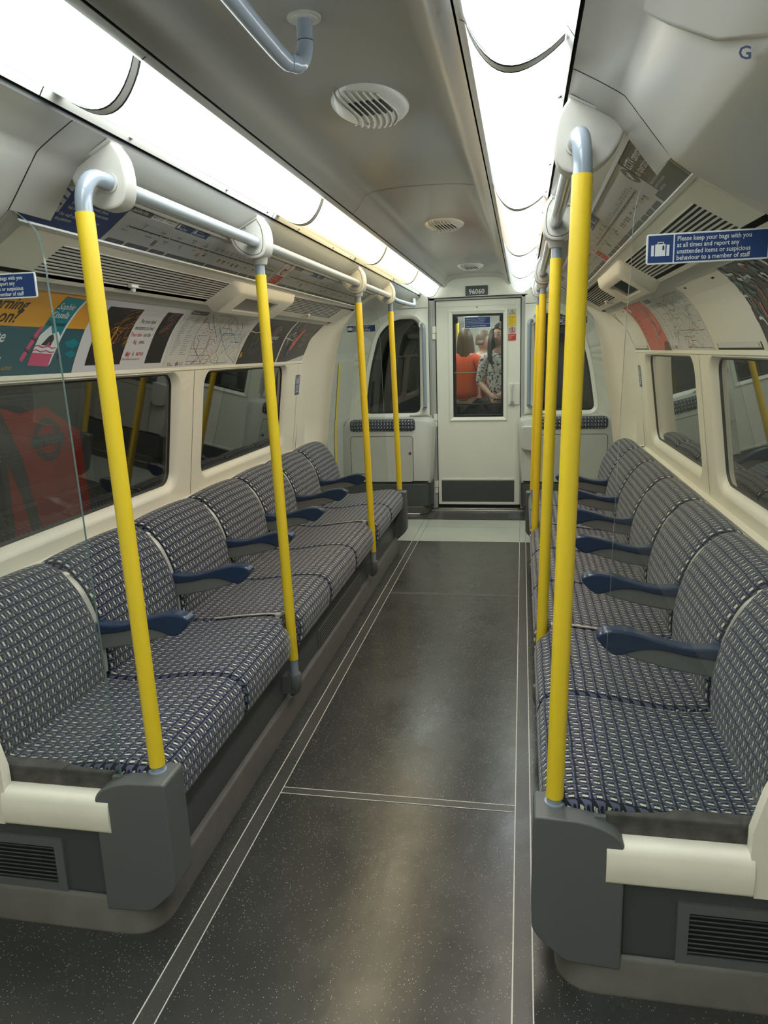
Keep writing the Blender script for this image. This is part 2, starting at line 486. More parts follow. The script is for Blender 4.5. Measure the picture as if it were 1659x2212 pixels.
# floor -----------------------------------------------------------
g = G().box(-1.3, 1.3, YN, 5.50, -.03, 0)
struct(g.build('floor', 'floor', smooth=0))
struct(G().box(-1.3, 1.3, 5.50, 6.24, -.03, 0).build('floor_pale_section', 'floorpale', smooth=0))
struct(G().box(-1.3, 1.3, 6.24, 6.85, -.03, 0).build('floor_threshold', 'floorstrip', smooth=0))
g = G()
for a, b in ((-.437, -.390), (.398, .443)):
    g.box(a, b, YN, 5.50, .0002, .0006)
g.box(-.390, .398, 2.100, 2.134, .0002, .0006); g.box(-.390, .398, 4.205, 4.232, .0002, .0006)
struct(g.build('floor_strips', 'floorstrip', smooth=0))
g = G()
for a, wd in ((-.4385, .0032), (-.3905, .0028), (.3965, .0034), (.4435, .0034)):
    g.box(a, a + wd, YN, 5.50, .0006, .0012, 0)
for y in (2.100, 2.134): g.box(-.390, .398, y - .0014, y + .0014, .0006, .0012, 0)
for y in (4.205, 4.232): g.box(-.390, .398, y - .0014, y + .0014, .0006, .0012, 1)
for a in (-.4385, -.3905, .3965, .4435): g.box(a, a + .004, 5.50, 6.24, .0002, .0006, 1)
g.box(-.39, .40, 5.97, 5.973, .0002, .0006, 1)
g.box(-1.2, 1.2, 5.497, 5.503, .0002, .0010, 0)
struct(g.build('trim_1_floor_lines', ['line', 'lineworn'], smooth=0))
# sill below the end door
g = G().box(-.42, .44, 6.60, 6.63, 0, .010, 0).box(-.36, .38, 6.66, 6.69, 0, .012, 0).box(-.42, -.36, 6.3, 6.6, 0, .004, 1).box(.30, .38, 6.3, 6.62, 0, .004, 1)
struct(g.build('trim_2_door_sill', ['steel', 'dark'], bevel=.002))

# ceiling ---------------------------------------------------------
CP = [(0, 2.112), (.06, 2.1115), (.12, 2.109), (.175, 2.105), (.215, 2.097), (.236, 2.083), (.250, 2.062), (.265, 2.040), (.2865, 2.0225)]
full = [(-x, z) for x, z in CP[::-1][:-1]] + CP
g = G().sheet([[(x, YN, z) for x, z in full], [(x, 6.62, z) for x, z in full]])
struct(g.build('ceiling', 'grey_ceiling', smooth=60))
g = G()
for y in (-.3, 3.12, 5.55):
    g.sheet([[(x, y, z - .0006) for x, z in full], [(x, y + .0035, z - .0006) for x, z in full]])
struct(g.build('trim_3_ceiling_joints', 'rubber', smooth=0))
# sheet above the ceiling end, curving down into the headboard
rows = []
for k in range(9):
    t = k / 8; y = 6.62 + .13 * t; dz = .045 * (1 - math.cos(t * PI / 2))
    rows.append([(x * 1.0, y, z - dz * (1 if abs(x) < .24 else .6)) for x, z in full])
struct(G().sheet(rows).build('ceiling_end_curve', 'palegrey', smooth=60))

for s in (-1, 1):
    sd = SIDE[s]
    # grooves and pale strips either side of the lamps
    g = G()
    g.sheet([[(x, y, z) for x, z in ((.2865, 2.0225), (.2868, 2.034), (.2912, 2.034), (.2914, 2.020))] for y in (YN, 6.70)], 1)
    g.sheet([[(x, y, z) for x, z in ((.2914, 2.020), (.2925, 2.0185), (.306, 2.012), (.308, 2.03))] for y in (YN, 6.70)], 0)
    g.sheet([[(x, y, z) for x, z in ((.475, 1.985), (.477, 1.966), (.4895, 1.948))] for y in (YN, 6.70)], 0)
    g.sheet([[(x, y, z) for x, z in ((.4895, 1.948), (.493, 1.955), (.498, 1.950), (.4945, 1.936))] for y in (YN, 6.70)], 1)
    g.sheet([[(.306, y, 2.03), (.475, y, 1.985)] for y in (YN, 6.70)], 0)
    for y in (.10, 1.42, 2.74, 4.03, 5.25):
        g.sheet([[(x, yy, z - .0006) for x, z in ((.2914, 2.020), (.306, 2.012))] for yy in (y, y + .004)], 1)
        g.sheet([[(x, yy, z - .0008) for x, z in ((.477, 1.966), (.4895, 1.948))] for yy in (y - .06, y - .057)], 1)
    struct(g.build('trim_4_lamp_cove_' + sd, ['trimgrey', 'black'], sx=s, smooth=30))

    # ---- bay: sloping panel under the lamps, map backing, fascia
    ya, yb = 1.60, 5.22
    yc = 1.478
    g = G()
    up = [(.4945, 1.936), (.503, 1.931), (.56, 1.901), (.616, 1.872)]
    g.sheet([[(x, y, z) for x, z in up] for y in (ya, yb)], 0)
    g.sheet([[(x, y, z) for x, z in ((.616, 1.872), (.622, 1.876), (.745, 1.787), (.746, 1.781))] for y in (yc, yb)], 1)
    g.sheet([[(x, y, z) for x, z in ((.612, 1.867), (.620, 1.861), (.6235, 1.8685))] for y in (ya, yb)], 2)      # map top rail
    g.sheet([[(x, y, z) for x, z in ((.742, 1.789), (.7405, 1.780), (.748, 1.7745), (.752, 1.777))] for y in (ya, yb)], 2)
    # fascia around the air grilles
    g.sheet([[(.750, y, 1.776), (.783, y, 1.757)] for y in (ya, yb)], 1)
    g.sheet([[(.884, y, 1.698), (.915, y, 1.680)] for y in (ya, yb)], 1)
    for a, b in ((ya, 1.83), (2.98, 3.80), (4.92, yb)):
        g.sheet([[(.783, y, 1.757), (.884, y, 1.698)] for y in (a, b)], 1)
    g.sheet([[(x, y, z) for x, z in ((.915, 1.680), (.917, 1.692), (.927, 1.692), (.930, 1.688))] for y in (ya, yb)], 3)
    g.sheet([[(x, y, z) for x, z in ((.930, 1.690), (.938, 1.684), (.968, 1.664), (.9735, 1.6665), (.976, 1.672))] for y in (ya, yb)], 2)
    struct(g.build('wall_%s_cove' % sd, ['palegrey', 'cream', 'satin', 'black'], sx=s, smooth=30))

    # ---- poster backing and wall with window openings
    PC = smoothpts([(.974, 1.668), (1.020, 1.627), (1.066, 1.570), (1.105, 1.500), (1.130, 1.448), (1.142, 1.420)], 4)
    g = G().sheet([[(x + .002, y, z + .001) for x, z in PC] for y in (Y0, yb)], 0)
    g.sheet([[(x, y, z) for x, z in ((1.143, 1.424), (1.1385, 1.421), (1.1385, 1.408), (1.1445, 1.403), (1.148, 1.403))] for y in (Y0, yb)], 0)
    struct(g.build('wall_%s_poster_rail' % sd, ['cream'], sx=s, smooth=40))
    def FW(y, z, off=0.0): return (1.142 + (1.42 - z) * .1317 + off, y, z)
    g = G()
    wins = ((1.74, 3.15), (3.49, 4.755))
    cells = ((Y0, 3.33), (3.33, 5.16))
    for (wa, wb), (c0, c1) in zip(wins, cells):
        outer = [(c1, 1.404), (c0, 1.404), (c0, .79), (c1, .79)]
        L = [rrect(wa - .050, wb + .050, .842, 1.400, [.09, .09, .09, .09], 8),
             rrect(wa - .040, wb + .040, .850, 1.399, [.085] * 4, 8),
             rrect(wa - .022, wb + .022, .868, 1.395, [.072] * 4, 8),
             rrect(wa - .010, wb + .010, .880, 1.391, [.062] * 4, 8)]
        F = lambda a, b: FW(a, b)
        holed(g, outer, L[0], F, 0)
        offs = (0, .003, .016, .036)
        rings(g, [[FW(a, b, o) for a, b in l] for l, o in zip(L, offs)], 0)
        rings(g, [[FW(a, b, .034) for a, b in rrect(wa - .012, wb + .012, .878, 1.393, .064, 8)], [FW(a, b, .030) for a, b in rrect(wa - .004, wb + .004, .886, 1.388, .058, 8)], [FW(a, b, .042) for a, b in rrect(wa + .002, wb - .002, .891, 1.384, .054, 8)]], 1)
    # seams between the wall panels
    for y in (3.33, 5.02):
        g.sheet([[FW(yy, z, -.0008) for yy in (y - .0015, y + .0015)] for z in (.792, 1.403)], 1)
    # sill, ledge behind the seats
    g.sheet([[(x, y, z) for x, z in ((1.2250, .792), (1.216, .783), (1.206, .779), (1.200, .785), (1.1935, .785), (1.190, .780), (1.187, .785), (1.105, .785), (1.1035, .7805), (1.10, .7805), (1.0985, .785), (1.06, .785), (1.05, .780), (1.04, .70))] for y in (Y0, Y1)], 0)
    g.sheet([[(x, y, .7856) for x in (1.1935, 1.196)] for y in (Y0, 5.0)], 1)
    struct(g.build('wall_' + sd, ['cream', 'rubber'], sx=s, smooth=40))
    for n, (wa, wb) in enumerate(wins):
        g = G().add([FW(a, b, .036) for a, b in rrect(wa - .003, wb + .003, .886, 1.388, .058, 8)] + [FW(a, b, .042) for a, b in rrect(wa - .003, wb + .003, .886, 1.388, .058, 8)],
                    [tuple(range(36)), tuple(range(36, 72))] + [(i, (i + 1) % 36, 36 + (i + 1) % 36, 36 + i) for i in range(36)])
        struct(g.build('window_%d' % (n + 1 + (2 if s > 0 else 0)), 'winglass', sx=s, smooth=0))
    # heater slots let into the ledge
    for a, b in ((2.67, 3.80),):
        g = G()
        for k in range(7):
            x = 1.116 + k * .010
            g.box(x, x + .0045, a, b, .7852, .7862, 0)
        struct(g.build('trim_5_ledge_slots_' + sd, 'black_grille', sx=s, smooth=0))

    # ---- header bands at the ends of the bay (the roof fairing over the doorways)
    HB = [(.4945, 1.936), (.500, 1.934), (.540, 1.912), (.572, 1.893), (.585, 1.884), (.596, 1.870), (.625, 1.832), (.648, 1.802), (.668, 1.777)]
    HD = HB + [(.676, 1.770), (.700, 1.752), (.760, 1.716), (.835, 1.673), (.90, 1.630), (.96, 1.585)]
    g = G()
    g.sheet([[(x, y, z) for x, z in HB] for y in (1.473, 1.615)], 0)
    rows = [[(x, 1.615, z) for x, z in HB], [(x + .008, 1.632, z + .012) for x, z in HB]]
    g.sheet(rows, 0)
    # filler running from the fairing down to the fascia plane
    A = [(.668, 1.779), (.700, 1.757), (.770, 1.713), (.835, 1.675), (.90, 1.635), (.96, 1.598), (1.03, 1.56), (1.10, 1.50), (1.15, 1.40)]
    B = [(.745, 1.779), (.765, 1.768), (.800, 1.747), (.86, 1.712), (.915, 1.682), (.972, 1.668), (1.03, 1.617), (1.10, 1.51), (1.15, 1.40)]
    rows = []
    for k in range(7):
        t = k / 6; e = t * t * (3 - 2 * t); rows.append([(lerp(a, b, e)[0], 1.474 + .155 * t, lerp(a, b, e)[1]) for a, b in zip(A, B)])
    g.sheet(rows, 0)
    struct(g.build('trim_6_doorway_fairing_' + sd, ['headshade'], sx=s, smooth=50))
    g = G()
    g.sheet([[(x, 1.471, z) for x, z in HD[8:]], [(x + .004, 1.471, z + .007) for x, z in HD[8:]]], 1)
    g.sheet([[(x, 1.4705, z - .0005) for x, z in HB], [(x, 1.4735, z - .0005) for x, z in HB]], 1)
    # header panel over the side doors nearest the camera
    rows = []
    for y, dn in ((1.470, 0), (1.462, .004), (1.44, .010), (1.38, .014), (1.2, .014), (1.0, .014), (.5, .014), (-1.0, .014), (YN, .014)):
        rows.append([(x - dn * (.3 if i > 4 else .0), y, z - (dn if i > 7 else dn * .3 if i > 4 else 0)) for i, (x, z) in enumerate(HD)])
    g.sheet(rows, 0)
    hp = [(.556, 1.9035), (.570, 1.893), (.600, 1.862), (.640, 1.812), (.668, 1.773), (.700, 1.746), (.760, 1.708), (.835, 1.662), (.90, 1.618)]
    ha = [.90, 1.13, 1.10, 1.025, .915, .895, .885, .875, .865]
    hr_ = []
    for (dn2, dy2) in ((.0, .012), (.006, .010), (.011, .002), (.011, -.012), (.011, -.9)):
        hr_.append([(x - dn2 * .6, y + dy2, z - dn2 * .8) for (x, z), y in zip(hp, ha)])
    g.sheet(hr_, 0)
    struct(g.build('trim_7_door_header_near_' + sd, ['headshade', 'black'], sx=s, smooth=60))
    # far end of the bay: moulded pillar
    HF = [(.4945, 1.936), (.500, 1.934), (.540, 1.912), (.572, 1.893), (.585, 1.886), (.620, 1.868), (.690, 1.838), (.800, 1.757), (.885, 1.660), (.922, 1.555), (.943, 1.450), (.965, 1.335), (.990, 1.200), (1.020, 1.00), (1.049, .776), (1.058, .60), (1.062, .30), (1.062, 0)]
    WP = [(.4945, 1.936), (.500, 1.934), (.540, 1.912), (.560, 1.902), (.600, 1.881), (.622, 1.872), (.745, 1.783), (.915, 1.682), (.974, 1.668), (1.066, 1.570), (1.142, 1.420), (1.154, 1.335), (1.171, 1.20), (1.197, 1.00), (1.222, .79), (1.16, .785), (1.10, .30), (1.10, 0)]
    rows = []
    for k in range(11):
        t = k / 10; e = math.sin(t * PI / 2) ** 1.25; f = t ** 1.6
        rows.append([(lerp(a, b, 1 - (1 - t) ** 2 if i < 8 else f)[0], (5.08 if i > 8 else 5.14) + ((5.345 - 5.08) if i > 8 else .205) * e, lerp(a, b, 1 - (1 - t) ** 2 if i < 8 else f)[1]) for i, (a, b) in enumerate(zip(WP, HF))])
    rows.append([(x + .012, 5.362, z + .004) for x, z in HF])
    rows.append([(x + .10, 5.368, z + .05) for x, z in HF])
    struct(G().sheet(rows).build('trim_8_bay_end_pillar_' + sd, 'creamdirty' if 0 else 'cream', sx=s, smooth=50))
    # vestibule beyond: header and side door
    HV = [(.4945, 1.936), (.53, 1.92), (.60, 1.89), (.72, 1.84), (.86, 1.78), (.98, 1.72), (1.06, 1.62), (1.12, 1.46)]
    g = G().sheet([[(x, y, z) for x, z in HV] for y in (5.30, 6.72)], 0)
    struct(g.build('trim_9_vestibule_header_' + sd, 'palegrey', sx=s, smooth=50))

# ---- side doors beside the camera (outside the picture, they bounce light) and rear end
for s in (-1, 1):
    sd = SIDE[s]
    LP = [(.96, 1.571), (1.07, 1.50), (1.13, 1.40), (1.22, .80), (1.24, 0)]
    g = G().sheet([[(x, y, z) for x, z in LP] for y in (YN, 1.40)], 0)
    # door pillar with its cream face turned to the camera
    g.extr([(.893, .388), (.893, .440), (.915, .53), (1.02, .80), (1.12, 1.20), (1.16, 1.40), (1.3, 1.4), (1.3, .286), (.905, .286)], 1.455, 1.485, 'y', 0)
    struct(g.build('door_%d' % (1 if s < 0 else 2), 'cream', sx=s, smooth=40))
struct(G().box(-1.3, 1.3, YN - .02, YN, 0, 2.12).build('wall_back', 'palegrey', smooth=0))

# ---- vestibule side doors at the far end
for s in (-1, 1):
    DL = [(1.115, 1.47), (1.135, 1.38), (1.20, .80), (1.215, .30), (1.215, 0)]
    g = G().sheet([[(x, y, z) for x, z in DL] for y in (5.36, 6.72)], 0)
    def dz(z):
        for (xa, za), (xb, zb) in zip(DL, DL[1:]):
            if zb <= z <= za: return xa + (xb - xa) * (za - z) / (za - zb)
        return 1.115
    # dark push-button plate and the groove of the leaf
    g.sheet([[(dz(z) - .004, y, z) for z in (1.17, 1.0, .80, .76)] for y in (5.72, 5.86)], 1)
    g.sheet([[(dz(z) - .004, y, z) for z in (1.46, 1.1, .8, .4, .02)] for y in (5.50, 5.508)], 3)
    if s < 0:
        g.sheet([[(dz(z) - .005, y, z) for z in (1.38, 1.1, .8, .4, .02)] for y in (6.13, 6.20)], 2)
        g.sheet([[(dz(z) - .008, y, z) for z in (1.115, 1.05)] for y in (5.765, 5.805)], 4)
    struct(g.build('door_%d' % (3 if s < 0 else 4), ['palegrey', 'rubber', 'yellow', 'black', 'red'], sx=s, smooth=40))

# ================================================================ END WALL
DC = .013      # centre of the end door
YS = 6.72
def FE(y): return lambda a, b: (a, y, b)
for s in (-1, 1):
    sd = SIDE[s]
    wp = [(.528, .915), (1.035, .912), (1.02, 1.02), (.975, 1.31), (.885, 1.63), (.742, 1.748), (.568, 1.748), (.520, 1.70)]
    wp = roundpoly(wp, [.05, .05, .03, .12, .10, .08, .05, .05], 6)
    outer = [(.43, 0), (1.30, 0), (1.30, 1.75), (.80, 2.02), (.43, 2.02)]
    g = G()
    o1 = inset(wp, -.052); o2 = inset(wp, -.040); o3 = inset(wp, -.014); o4 = inset(wp, 0)
    holed(g, outer, o1, FE(YS), 0, 24)
    rings(g, [[(a, YS, b) for a, b in o1], [(a, YS - .006, b) for a, b in o2], [(a, YS + .004, b) for a, b in o3], [(a, YS + .028, b) for a, b in o4]], 0)
    rings(g, [[(a, YS + .012, b) for a, b in inset(wp, -.008)], [(a, YS + .010, b) for a, b in inset(wp, .004)], [(a, YS + .035, b) for a, b in inset(wp, .008)]], 1)
    g.box(.433, 1.30, YS - .0015, YS + .001, 1.842, 1.846, 1)
    g.box(.43, .50, YS - .0015, YS + .001, .668, .672, 1)
    struct(g.build('wall_end_' + sd, ['endgrey', 'rubber'], sx=s, smooth=40))
    struct(G().extr(wp, YS + .030, YS + .036, 'y').build('window_%d' % (5 if s < 0 else 6), 'winglass', sx=s, smooth=0))
# headboard over the door with the arch of the roof
hb = [(-.42, 1.925), (.44, 1.925), (.44, 1.97), (.36, 2.02), (.29, 2.062), (.235, 2.085), (.10, 2.093), (-.08, 2.093), (-.215, 2.085), (-.27, 2.062), (-.34, 2.02), (-.42, 1.97)]
g = G().extr(hb, 6.715, 6.75, 'y', 0)
g.box(-.424, .446, 6.712, 6.716, 1.918, 1.924, 1)
struct(g.build('wall_end_headboard', ['endgrey', 'rubber'], smooth=0, bevel=.006))
# recess framing the door
g = G()
for a, b in ((-.425, -.372), (.398, .448)):
    g.box(a, b, 6.735, 6.80, 0, 1.925, 0)
g.box(-.425, .448, 6.735, 6.80, 1.903, 1.925, 0)
g.box(-.374, -.366, 6.765, 6.82, .02, 1.903, 1).box(.392, .400, 6.765, 6.82, .02, 1.903, 1).box(-.37, .40, 6.775, 6.80, 0, .028, 1)
g.box(-.410, -.402, 6.728, 6.737, .03, 1.90, 2).box(.428, .436, 6.728, 6.737, .03, 1.90, 2)
for s in (-1, 1):
    g.box(.455 * s + .0, .462 * s, 6.712, 6.722, .02, .835, 2)
struct(g.build('trim_10_door_recess', ['trimgrey', 'black', 'satin'], smooth=0, bevel=.003))

# ---- the end door --------------------------------------------------
door = thing('connecting_door', 'pale grey connecting door with a tall window and dark kick plate, in the end wall', 'door', loc=(DC, 6.79, .03))
win = [(-.2055, .868), (.2285, .866), (.2255, 1.763), (-.2035, 1.768)]
outer = [(-.366, .030), (.392, .030), (.390, 1.898), (-.364, 1.900)]
g = G()
holed(g, outer, inset(win, -.045), FE(6.770), 0, 16)
g.sheet([[(a, 6.770, b) for a, b in outer], [(a, 6.81, b) for a, b in outer]], 0, True)
g.build('door_leaf', ['endgrey'], door, smooth=30)
g = G()
rings(g, [[(a, y, b) for a, b in inset(win, d)] for d, y in ((-.047, 6.770), (-.046, 6.762), (-.038, 6.760), (-.012, 6.772), (-.008, 6.785))], 0)
g.build('window_surround', 'endgrey', door, smooth=30)
g = G()
rings(g, [[(a, y, b) for a, b in inset(win, d)] for d, y in ((-.010, 6.778), (-.009, 6.770), (.006, 6.770), (.008, 6.800))], 0)
g.box(-.205, .227, 6.772, 6.786, 1.255, 1.266, 0)
g.build('window_gasket', 'rubber', door, smooth=30)
w_ = G().box(-.205, .227, 6.782, 6.786, .868, 1.258).build('lower_pane', 'doorglass', door, smooth=0)
w_ = G().box(-.205, .227, 6.790, 6.794, 1.262, 1.766).build('upper_pane', 'doorglass', door, smooth=0)
G().box(-.203, .226, 6.768, 6.774, 1.258, 1.264).build('transom_bar', 'steel', door, smooth=0)
G().box(-.335, .342, 6.764, 6.772, .055, .258).build('kick_plate', 'dark', door, smooth=0, bevel=.001)
g = G().box(-.337, .344, 6.763, 6.772, .030, .055).box(-.337, .344, 6.765, 6.772, .262, .282).box(-.364, -.337, 6.765, 6.772, .030, 1.89).box(.344, .390, 6.765, 6.772, .030, 1.89).box(-.337, .344, 6.765, 6.772, 1.845, 1.895)
g.build('edge_frame', 'endgrey', door, smooth=0, bevel=.002)
h = G().box(.282, .385, 6.755, 6.768, .962, 1.155).build('handle_plate', 'endgrey', door, bevel=.003)
G().tube(smoothpts([(.318, 6.760, 1.145), (.318, 6.735, 1.140), (.318, 6.727, 1.12), (.318, 6.727, 1.06), (.318, 6.727, 1.0), (.318, 6.735, .985), (.318, 6.76, .980)], 4), .0085, 12).build('door_handle', 'palegrey', h)
G().disc((.318, 6.756, .985), .018, (0, -1, 0), .022).build('lock_barrel', 'satin', h)
g = G()
for z in (1.63, 1.70, .88, .80, 1.66):
    pass
for z in (1.62, .83, .20):
    o = G().box(-.398, -.368, 6.722, 6.762, z - .055, z - .004).box(-.396, -.366, 6.724, 6.765, z + .0, z + .06)
    o.build('hinge', 'endgrey', door, smooth=0, bevel=.003)
for z in (1.52, 1.30, 1.02, .97, .72, .48):
    pass
g = G().box(.205, .226, 6.762, 6.79, 1.70, 1.755).box(-.203, -.170, 6.762, 6.79, 1.70, 1.755)
g.build('window_latch', 'black', door, smooth=0, bevel=.003)
FD = lambda y: (lambda a, b, o: (a, y - o, b))
t = D().rect(-.112, 1.652, .128, 1.752, M['white'], 1).rect(-.106, 1.657, .122, 1.747, M['signblue'], 2)
t.text('If there is a fire or a disturbance', -.098, 1.728, .0135, M['white'], 3).text('do not open this door. In an emergency', -.098, 1.714, .0105, M['white'], 3).text('use the handle only when told to do so', -.098, 1.701, .0105, M['white'], 3).line([(-.106, 1.690), (.122, 1.690)], .0015, M['white'], 3)
t.text('Lower window for ventilation', -.098, 1.667, .0155, M['white'], 3)
t.build('window_notice', FD(6.7895), door)['label'] = 'blue notice at the top of the door window'
t = D().rect(.281, 1.533, .352, 1.806, M['palegrey'], 1)
t.rect(.2825, 1.656, .351, 1.748, M['signyellow'], 2).rect(.2825, 1.535, .351, 1.589, M['red'], 2)
t.poly([(.292, 1.760), (.342, 1.760), (.317, 1.801)], M['ink'], 2).poly([(.2985, 1.7635), (.3355, 1.7635), (.317, 1.794)], M['signyellow'], 3).rect(.315, 1.771, .319, 1.785, M['ink'], 4).rect(.315, 1.766, .319, 1.769, M['ink'], 4)
t.text('Danger', .290, 1.730, .017, M['ink'], 3).text('Risk of', .290, 1.714, .0115, M['ink'], 3).text('death if', .290, 1.701, .0115, M['ink'], 3).text('used when', .290, 1.688, .0115, M['ink'], 3).text('train is', .290, 1.675, .0115, M['ink'], 3).text('moving', .290, 1.662, .0115, M['ink'], 3)
t.circ(.317, 1.622, .026, M['red'], 2, r2=.020).line([(.299, 1.640), (.335, 1.604)], .005, M['red'], 4)
t.circ(.318, 1.637, .004, M['ink'], 3, 8).line([(.317, 1.632), (.316, 1.620)], .006, M['ink'], 3).line([(.316, 1.620), (.309, 1.607)], .004, M['ink'], 3).line([(.316, 1.620), (.324, 1.608)], .004, M['ink'], 3).line([(.308, 1.628), (.326, 1.626)], .003, M['ink'], 3)
t.text('Emergency', .287, 1.573, .0115, M['white'], 3).text('access', .287, 1.560, .0115, M['white'], 3).text('only', .287, 1.547, .0115, M['white'], 3)
t.build('warning_stickers', FD(6.7645), door)['label'] = 'column of yellow, white and red warning stickers'
t = D().text('R', .0, 1.826, .020, M['ink'], 1, bold=.02)
t.build('door_letter', FD(6.7645), door)

# number plate
np_ = tag(G().extr(rrect(-.098, .112, 1.925, 2.018, .008, 4), 6.702, 6.716, 'y').build('number_plate', 'white2', bevel=.001), 'dark plate reading 96060 above the connecting door', 'number plate')
G().extr(rrect(-.092, .106, 1.930, 2.013, .006, 4), 6.7005, 6.7025, 'y').build('plate_face', 'dark', np_)
D().text('96060', .007, 1.944, .058, M['white'], 1, 'CENTER', sc=.95, bold=.012).build('plate_digits', FD(6.7003), np_)

# grab rails on the end wall
for s in (-1, 1):
    r = thing('vertical_grab_rail', 'blue-grey vertical grab rail on the end wall %s of the connecting door' % SIDE[s], 'grab rail', loc=(s * .466, 6.72, .94))
    x = s * .466
    G().tube(smoothpts([(x + s * .02, 6.72, 1.695), (x + s * .012, 6.690, 1.697), (x, 6.668, 1.675), (x, 6.665, 1.62), (x, 6.665, 1.3), (x, 6.665, 1.0), (x, 6.668, .965), (x + s * .012, 6.690, .943), (x + s * .02, 6.72, .945)], 5), .0165, 16).build('rail', 'bluegrey', r)
    for z in (1.697, .943): G().disc((x + s * .022, 6.722, z), .031, (0, -1, 0), .008).build('mounting_collar', 'endgrey', r)

# perch units
for s in (-1, 1):
    sd = SIDE[s]
    p = thing('perch_unit', 'pale grey cabinet with a patterned perch cushion on top, %s of the connecting door' % sd, 'perch seat', 'perch cabinets on the end wall' if 0 else None, loc=(s * .8, 6.6, 0))
    prof = roundpoly([(.405, .285), (.372, .80), (.395, .858), (.45, .872), (1.16, .872), (1.235, .76), (1.275, .285)], [.01, .05, .05, .03, .03, .05, .01], 4)
    pl = [(x, z) for x, z in prof][::-1]
    g = G()
    rows = []
    for y, d in ((6.72, 0), (6.49, 0), (6.462, .008), (6.452, .026)):
        rows.append([(x, y, z) for x, z in inset(pl, d if 1 else 0)] if d else [(x, y, z) for x, z in pl])
    rows = rows if True else rows
    g.sheet(rows, 0, True); n = len(pl); g.f.append([3 * n + i for i in range(n)]); g.m.append(0)
    g.build('cabinet', 'palegrey', p, sx=s, smooth=40)
    # dark lower part and skirting
    low = [(.405, 6.72), (.405, 6.50), (.425, 6.462), (.47, 6.448), (1.28, 6.448), (1.28, 6.72)]
    g = G().extr(low, .075, .285, 'z', 0)
    g.build('kick_panel', 'dark', p, sx=s, smooth=30, bevel=.004)
    g = G().extr([(.43, 6.72), (.43, 6.50), (.46, 6.455), (.50, 6.435), (1.28, 6.435), (1.28, 6.72)], 0, .075, 'z', 0).box(.50, 1.28, 6.425, 6.437, 0, .012, 1)
    g.build('skirting', ['skirt', 'steel'], p, sx=s, smooth=30, bevel=.004)
    # hatch outline
    d = G(); hp = rrect(.555, 1.135, .300, .722, .028, 5)
    d.sheet([[(a, 6.4510, b) for a, b in hp], [(a, 6.4510, b) for a, b in inset(hp, .0045)]], 1, True)
    d.extr(inset(hp, .0045), 6.4475, 6.452, 'y', 0)
    hh = d.build('hatch', ['palegrey', 'black'], p, sx=s, smooth=0)
    if s < 0:
        g = G().disc((.585, 6.448, .565), .012, (0, -1, 0), .004, m=0).disc((.585, 6.443, .565), .004, (0, -1, 0), .003, m=1)
        g.build('hatch_lock', ['black', 'satin'], hh, sx=s)
        for z in (.480, .395): G().disc((.605, 6.448, z), .003, (0, -1, 0), .002, 8).build('hatch_screw', 'inkgrey', hh, sx=s)
    # cushion
    cp = rrect(6.435, 6.535, .760, .872, .035, 5)
    rows = []; uv = []; L = 0
    acc = [0]
    for i in range(1, len(cp)): acc.append(acc[-1] + math.dist(cp[i], cp[i - 1]))
    acc.append(acc[-1] + math.dist(cp[0], cp[-1]))
    for x, d in ((.530, .030), (.533, .014), (.545, .004), (.56, 0), (.7, 0), (.9, 0), (1.10, 0), (1.120, .004), (1.132, .014), (1.136, .030)):
        c2 = inset(cp, d) if d else cp
        rows.append([(x, a, b) for a, b in c2] + [(x,) + tuple(c2[0])]); uv += [(x, acc[i]) for i in range(len(c2) + 1)]
    g = G().sheet(rows, 0, False, uv); n = len(rows[0]); g.f += [list(range(n - 1)), [(len(rows) - 1) * n + i for i in range(n - 1)]]; g.m += [0, 0]
    g.build('perch_cushion', 'fabric', p, sx=s, smooth=50, merge=False)['label'] = 'patterned blue-grey perch cushion'
    # upright trim tube along the inner edge
    G().tube(smoothpts([(.62, 6.705, .880), (.46, 6.705, .885), (.415, 6.700, .862), (.400, 6.700, .80), (.398, 6.700, .5), (.398, 6.700, .05)], 4), .008, 10).build('edge_tube', 'trimgrey', p, sx=s)
if True:
    g = G().extr(roundpoly([(.405, .60), (.405, .80), (.55, .80), (.55, .62), (.50, .58)], .02, 4), 6.40, 6.455, 'y')
    tag(g.build('wall_box', 'palegrey', bevel=.008), 'small pale plastic box on the front of the right perch cabinet', 'box')

# ================================================================ LAMPS
ORD = ['nearest', 'second', 'third', 'fourth', 'fifth', 'sixth', 'seventh']
def lamp_prof(k, n=14):
    a = Vector((.3065, 2.0085)); b = Vector((.4765, 1.9645)); d = b - a; nn = Vector((d.y, -d.x)).normalized()
    if nn.y > 0: nn = -nn
    out = []
    for i in range(n + 1):
        t = i / n; q = a + d * t + nn * (.062 * k * math.sin(PI * t) ** .85)
        out.append((q.x, q.y))
    return out
BL = [(-2.55, -1.22), (-1.22, .10), (.10, 1.42), (1.42, 2.74), (2.74, 4.03), (4.03, 5.25), (5.25, 6.57)]
LCOL = {-1: ['cool', 'cool', 'cool', 'white', 'warm', 'warm', 'dim'], 1: ['cool', 'cool', 'blue', 'white', 'pink', 'blue', 'dim']}
LNAME = {-1: ['', '', 'top left corner of the picture', 'long white diffuser behind the corner one', 'warm-white diffuser, first of the two warm ones', 'warm-white diffuser, second of the two warm ones', 'shortest-looking, beside the number plate'],
         1: ['', '', 'cut by the top edge of the picture', 'tall white diffuser with curled edges', 'faint pink-white diffuser', 'small bluish diffuser', 'last one, beside the number plate']}
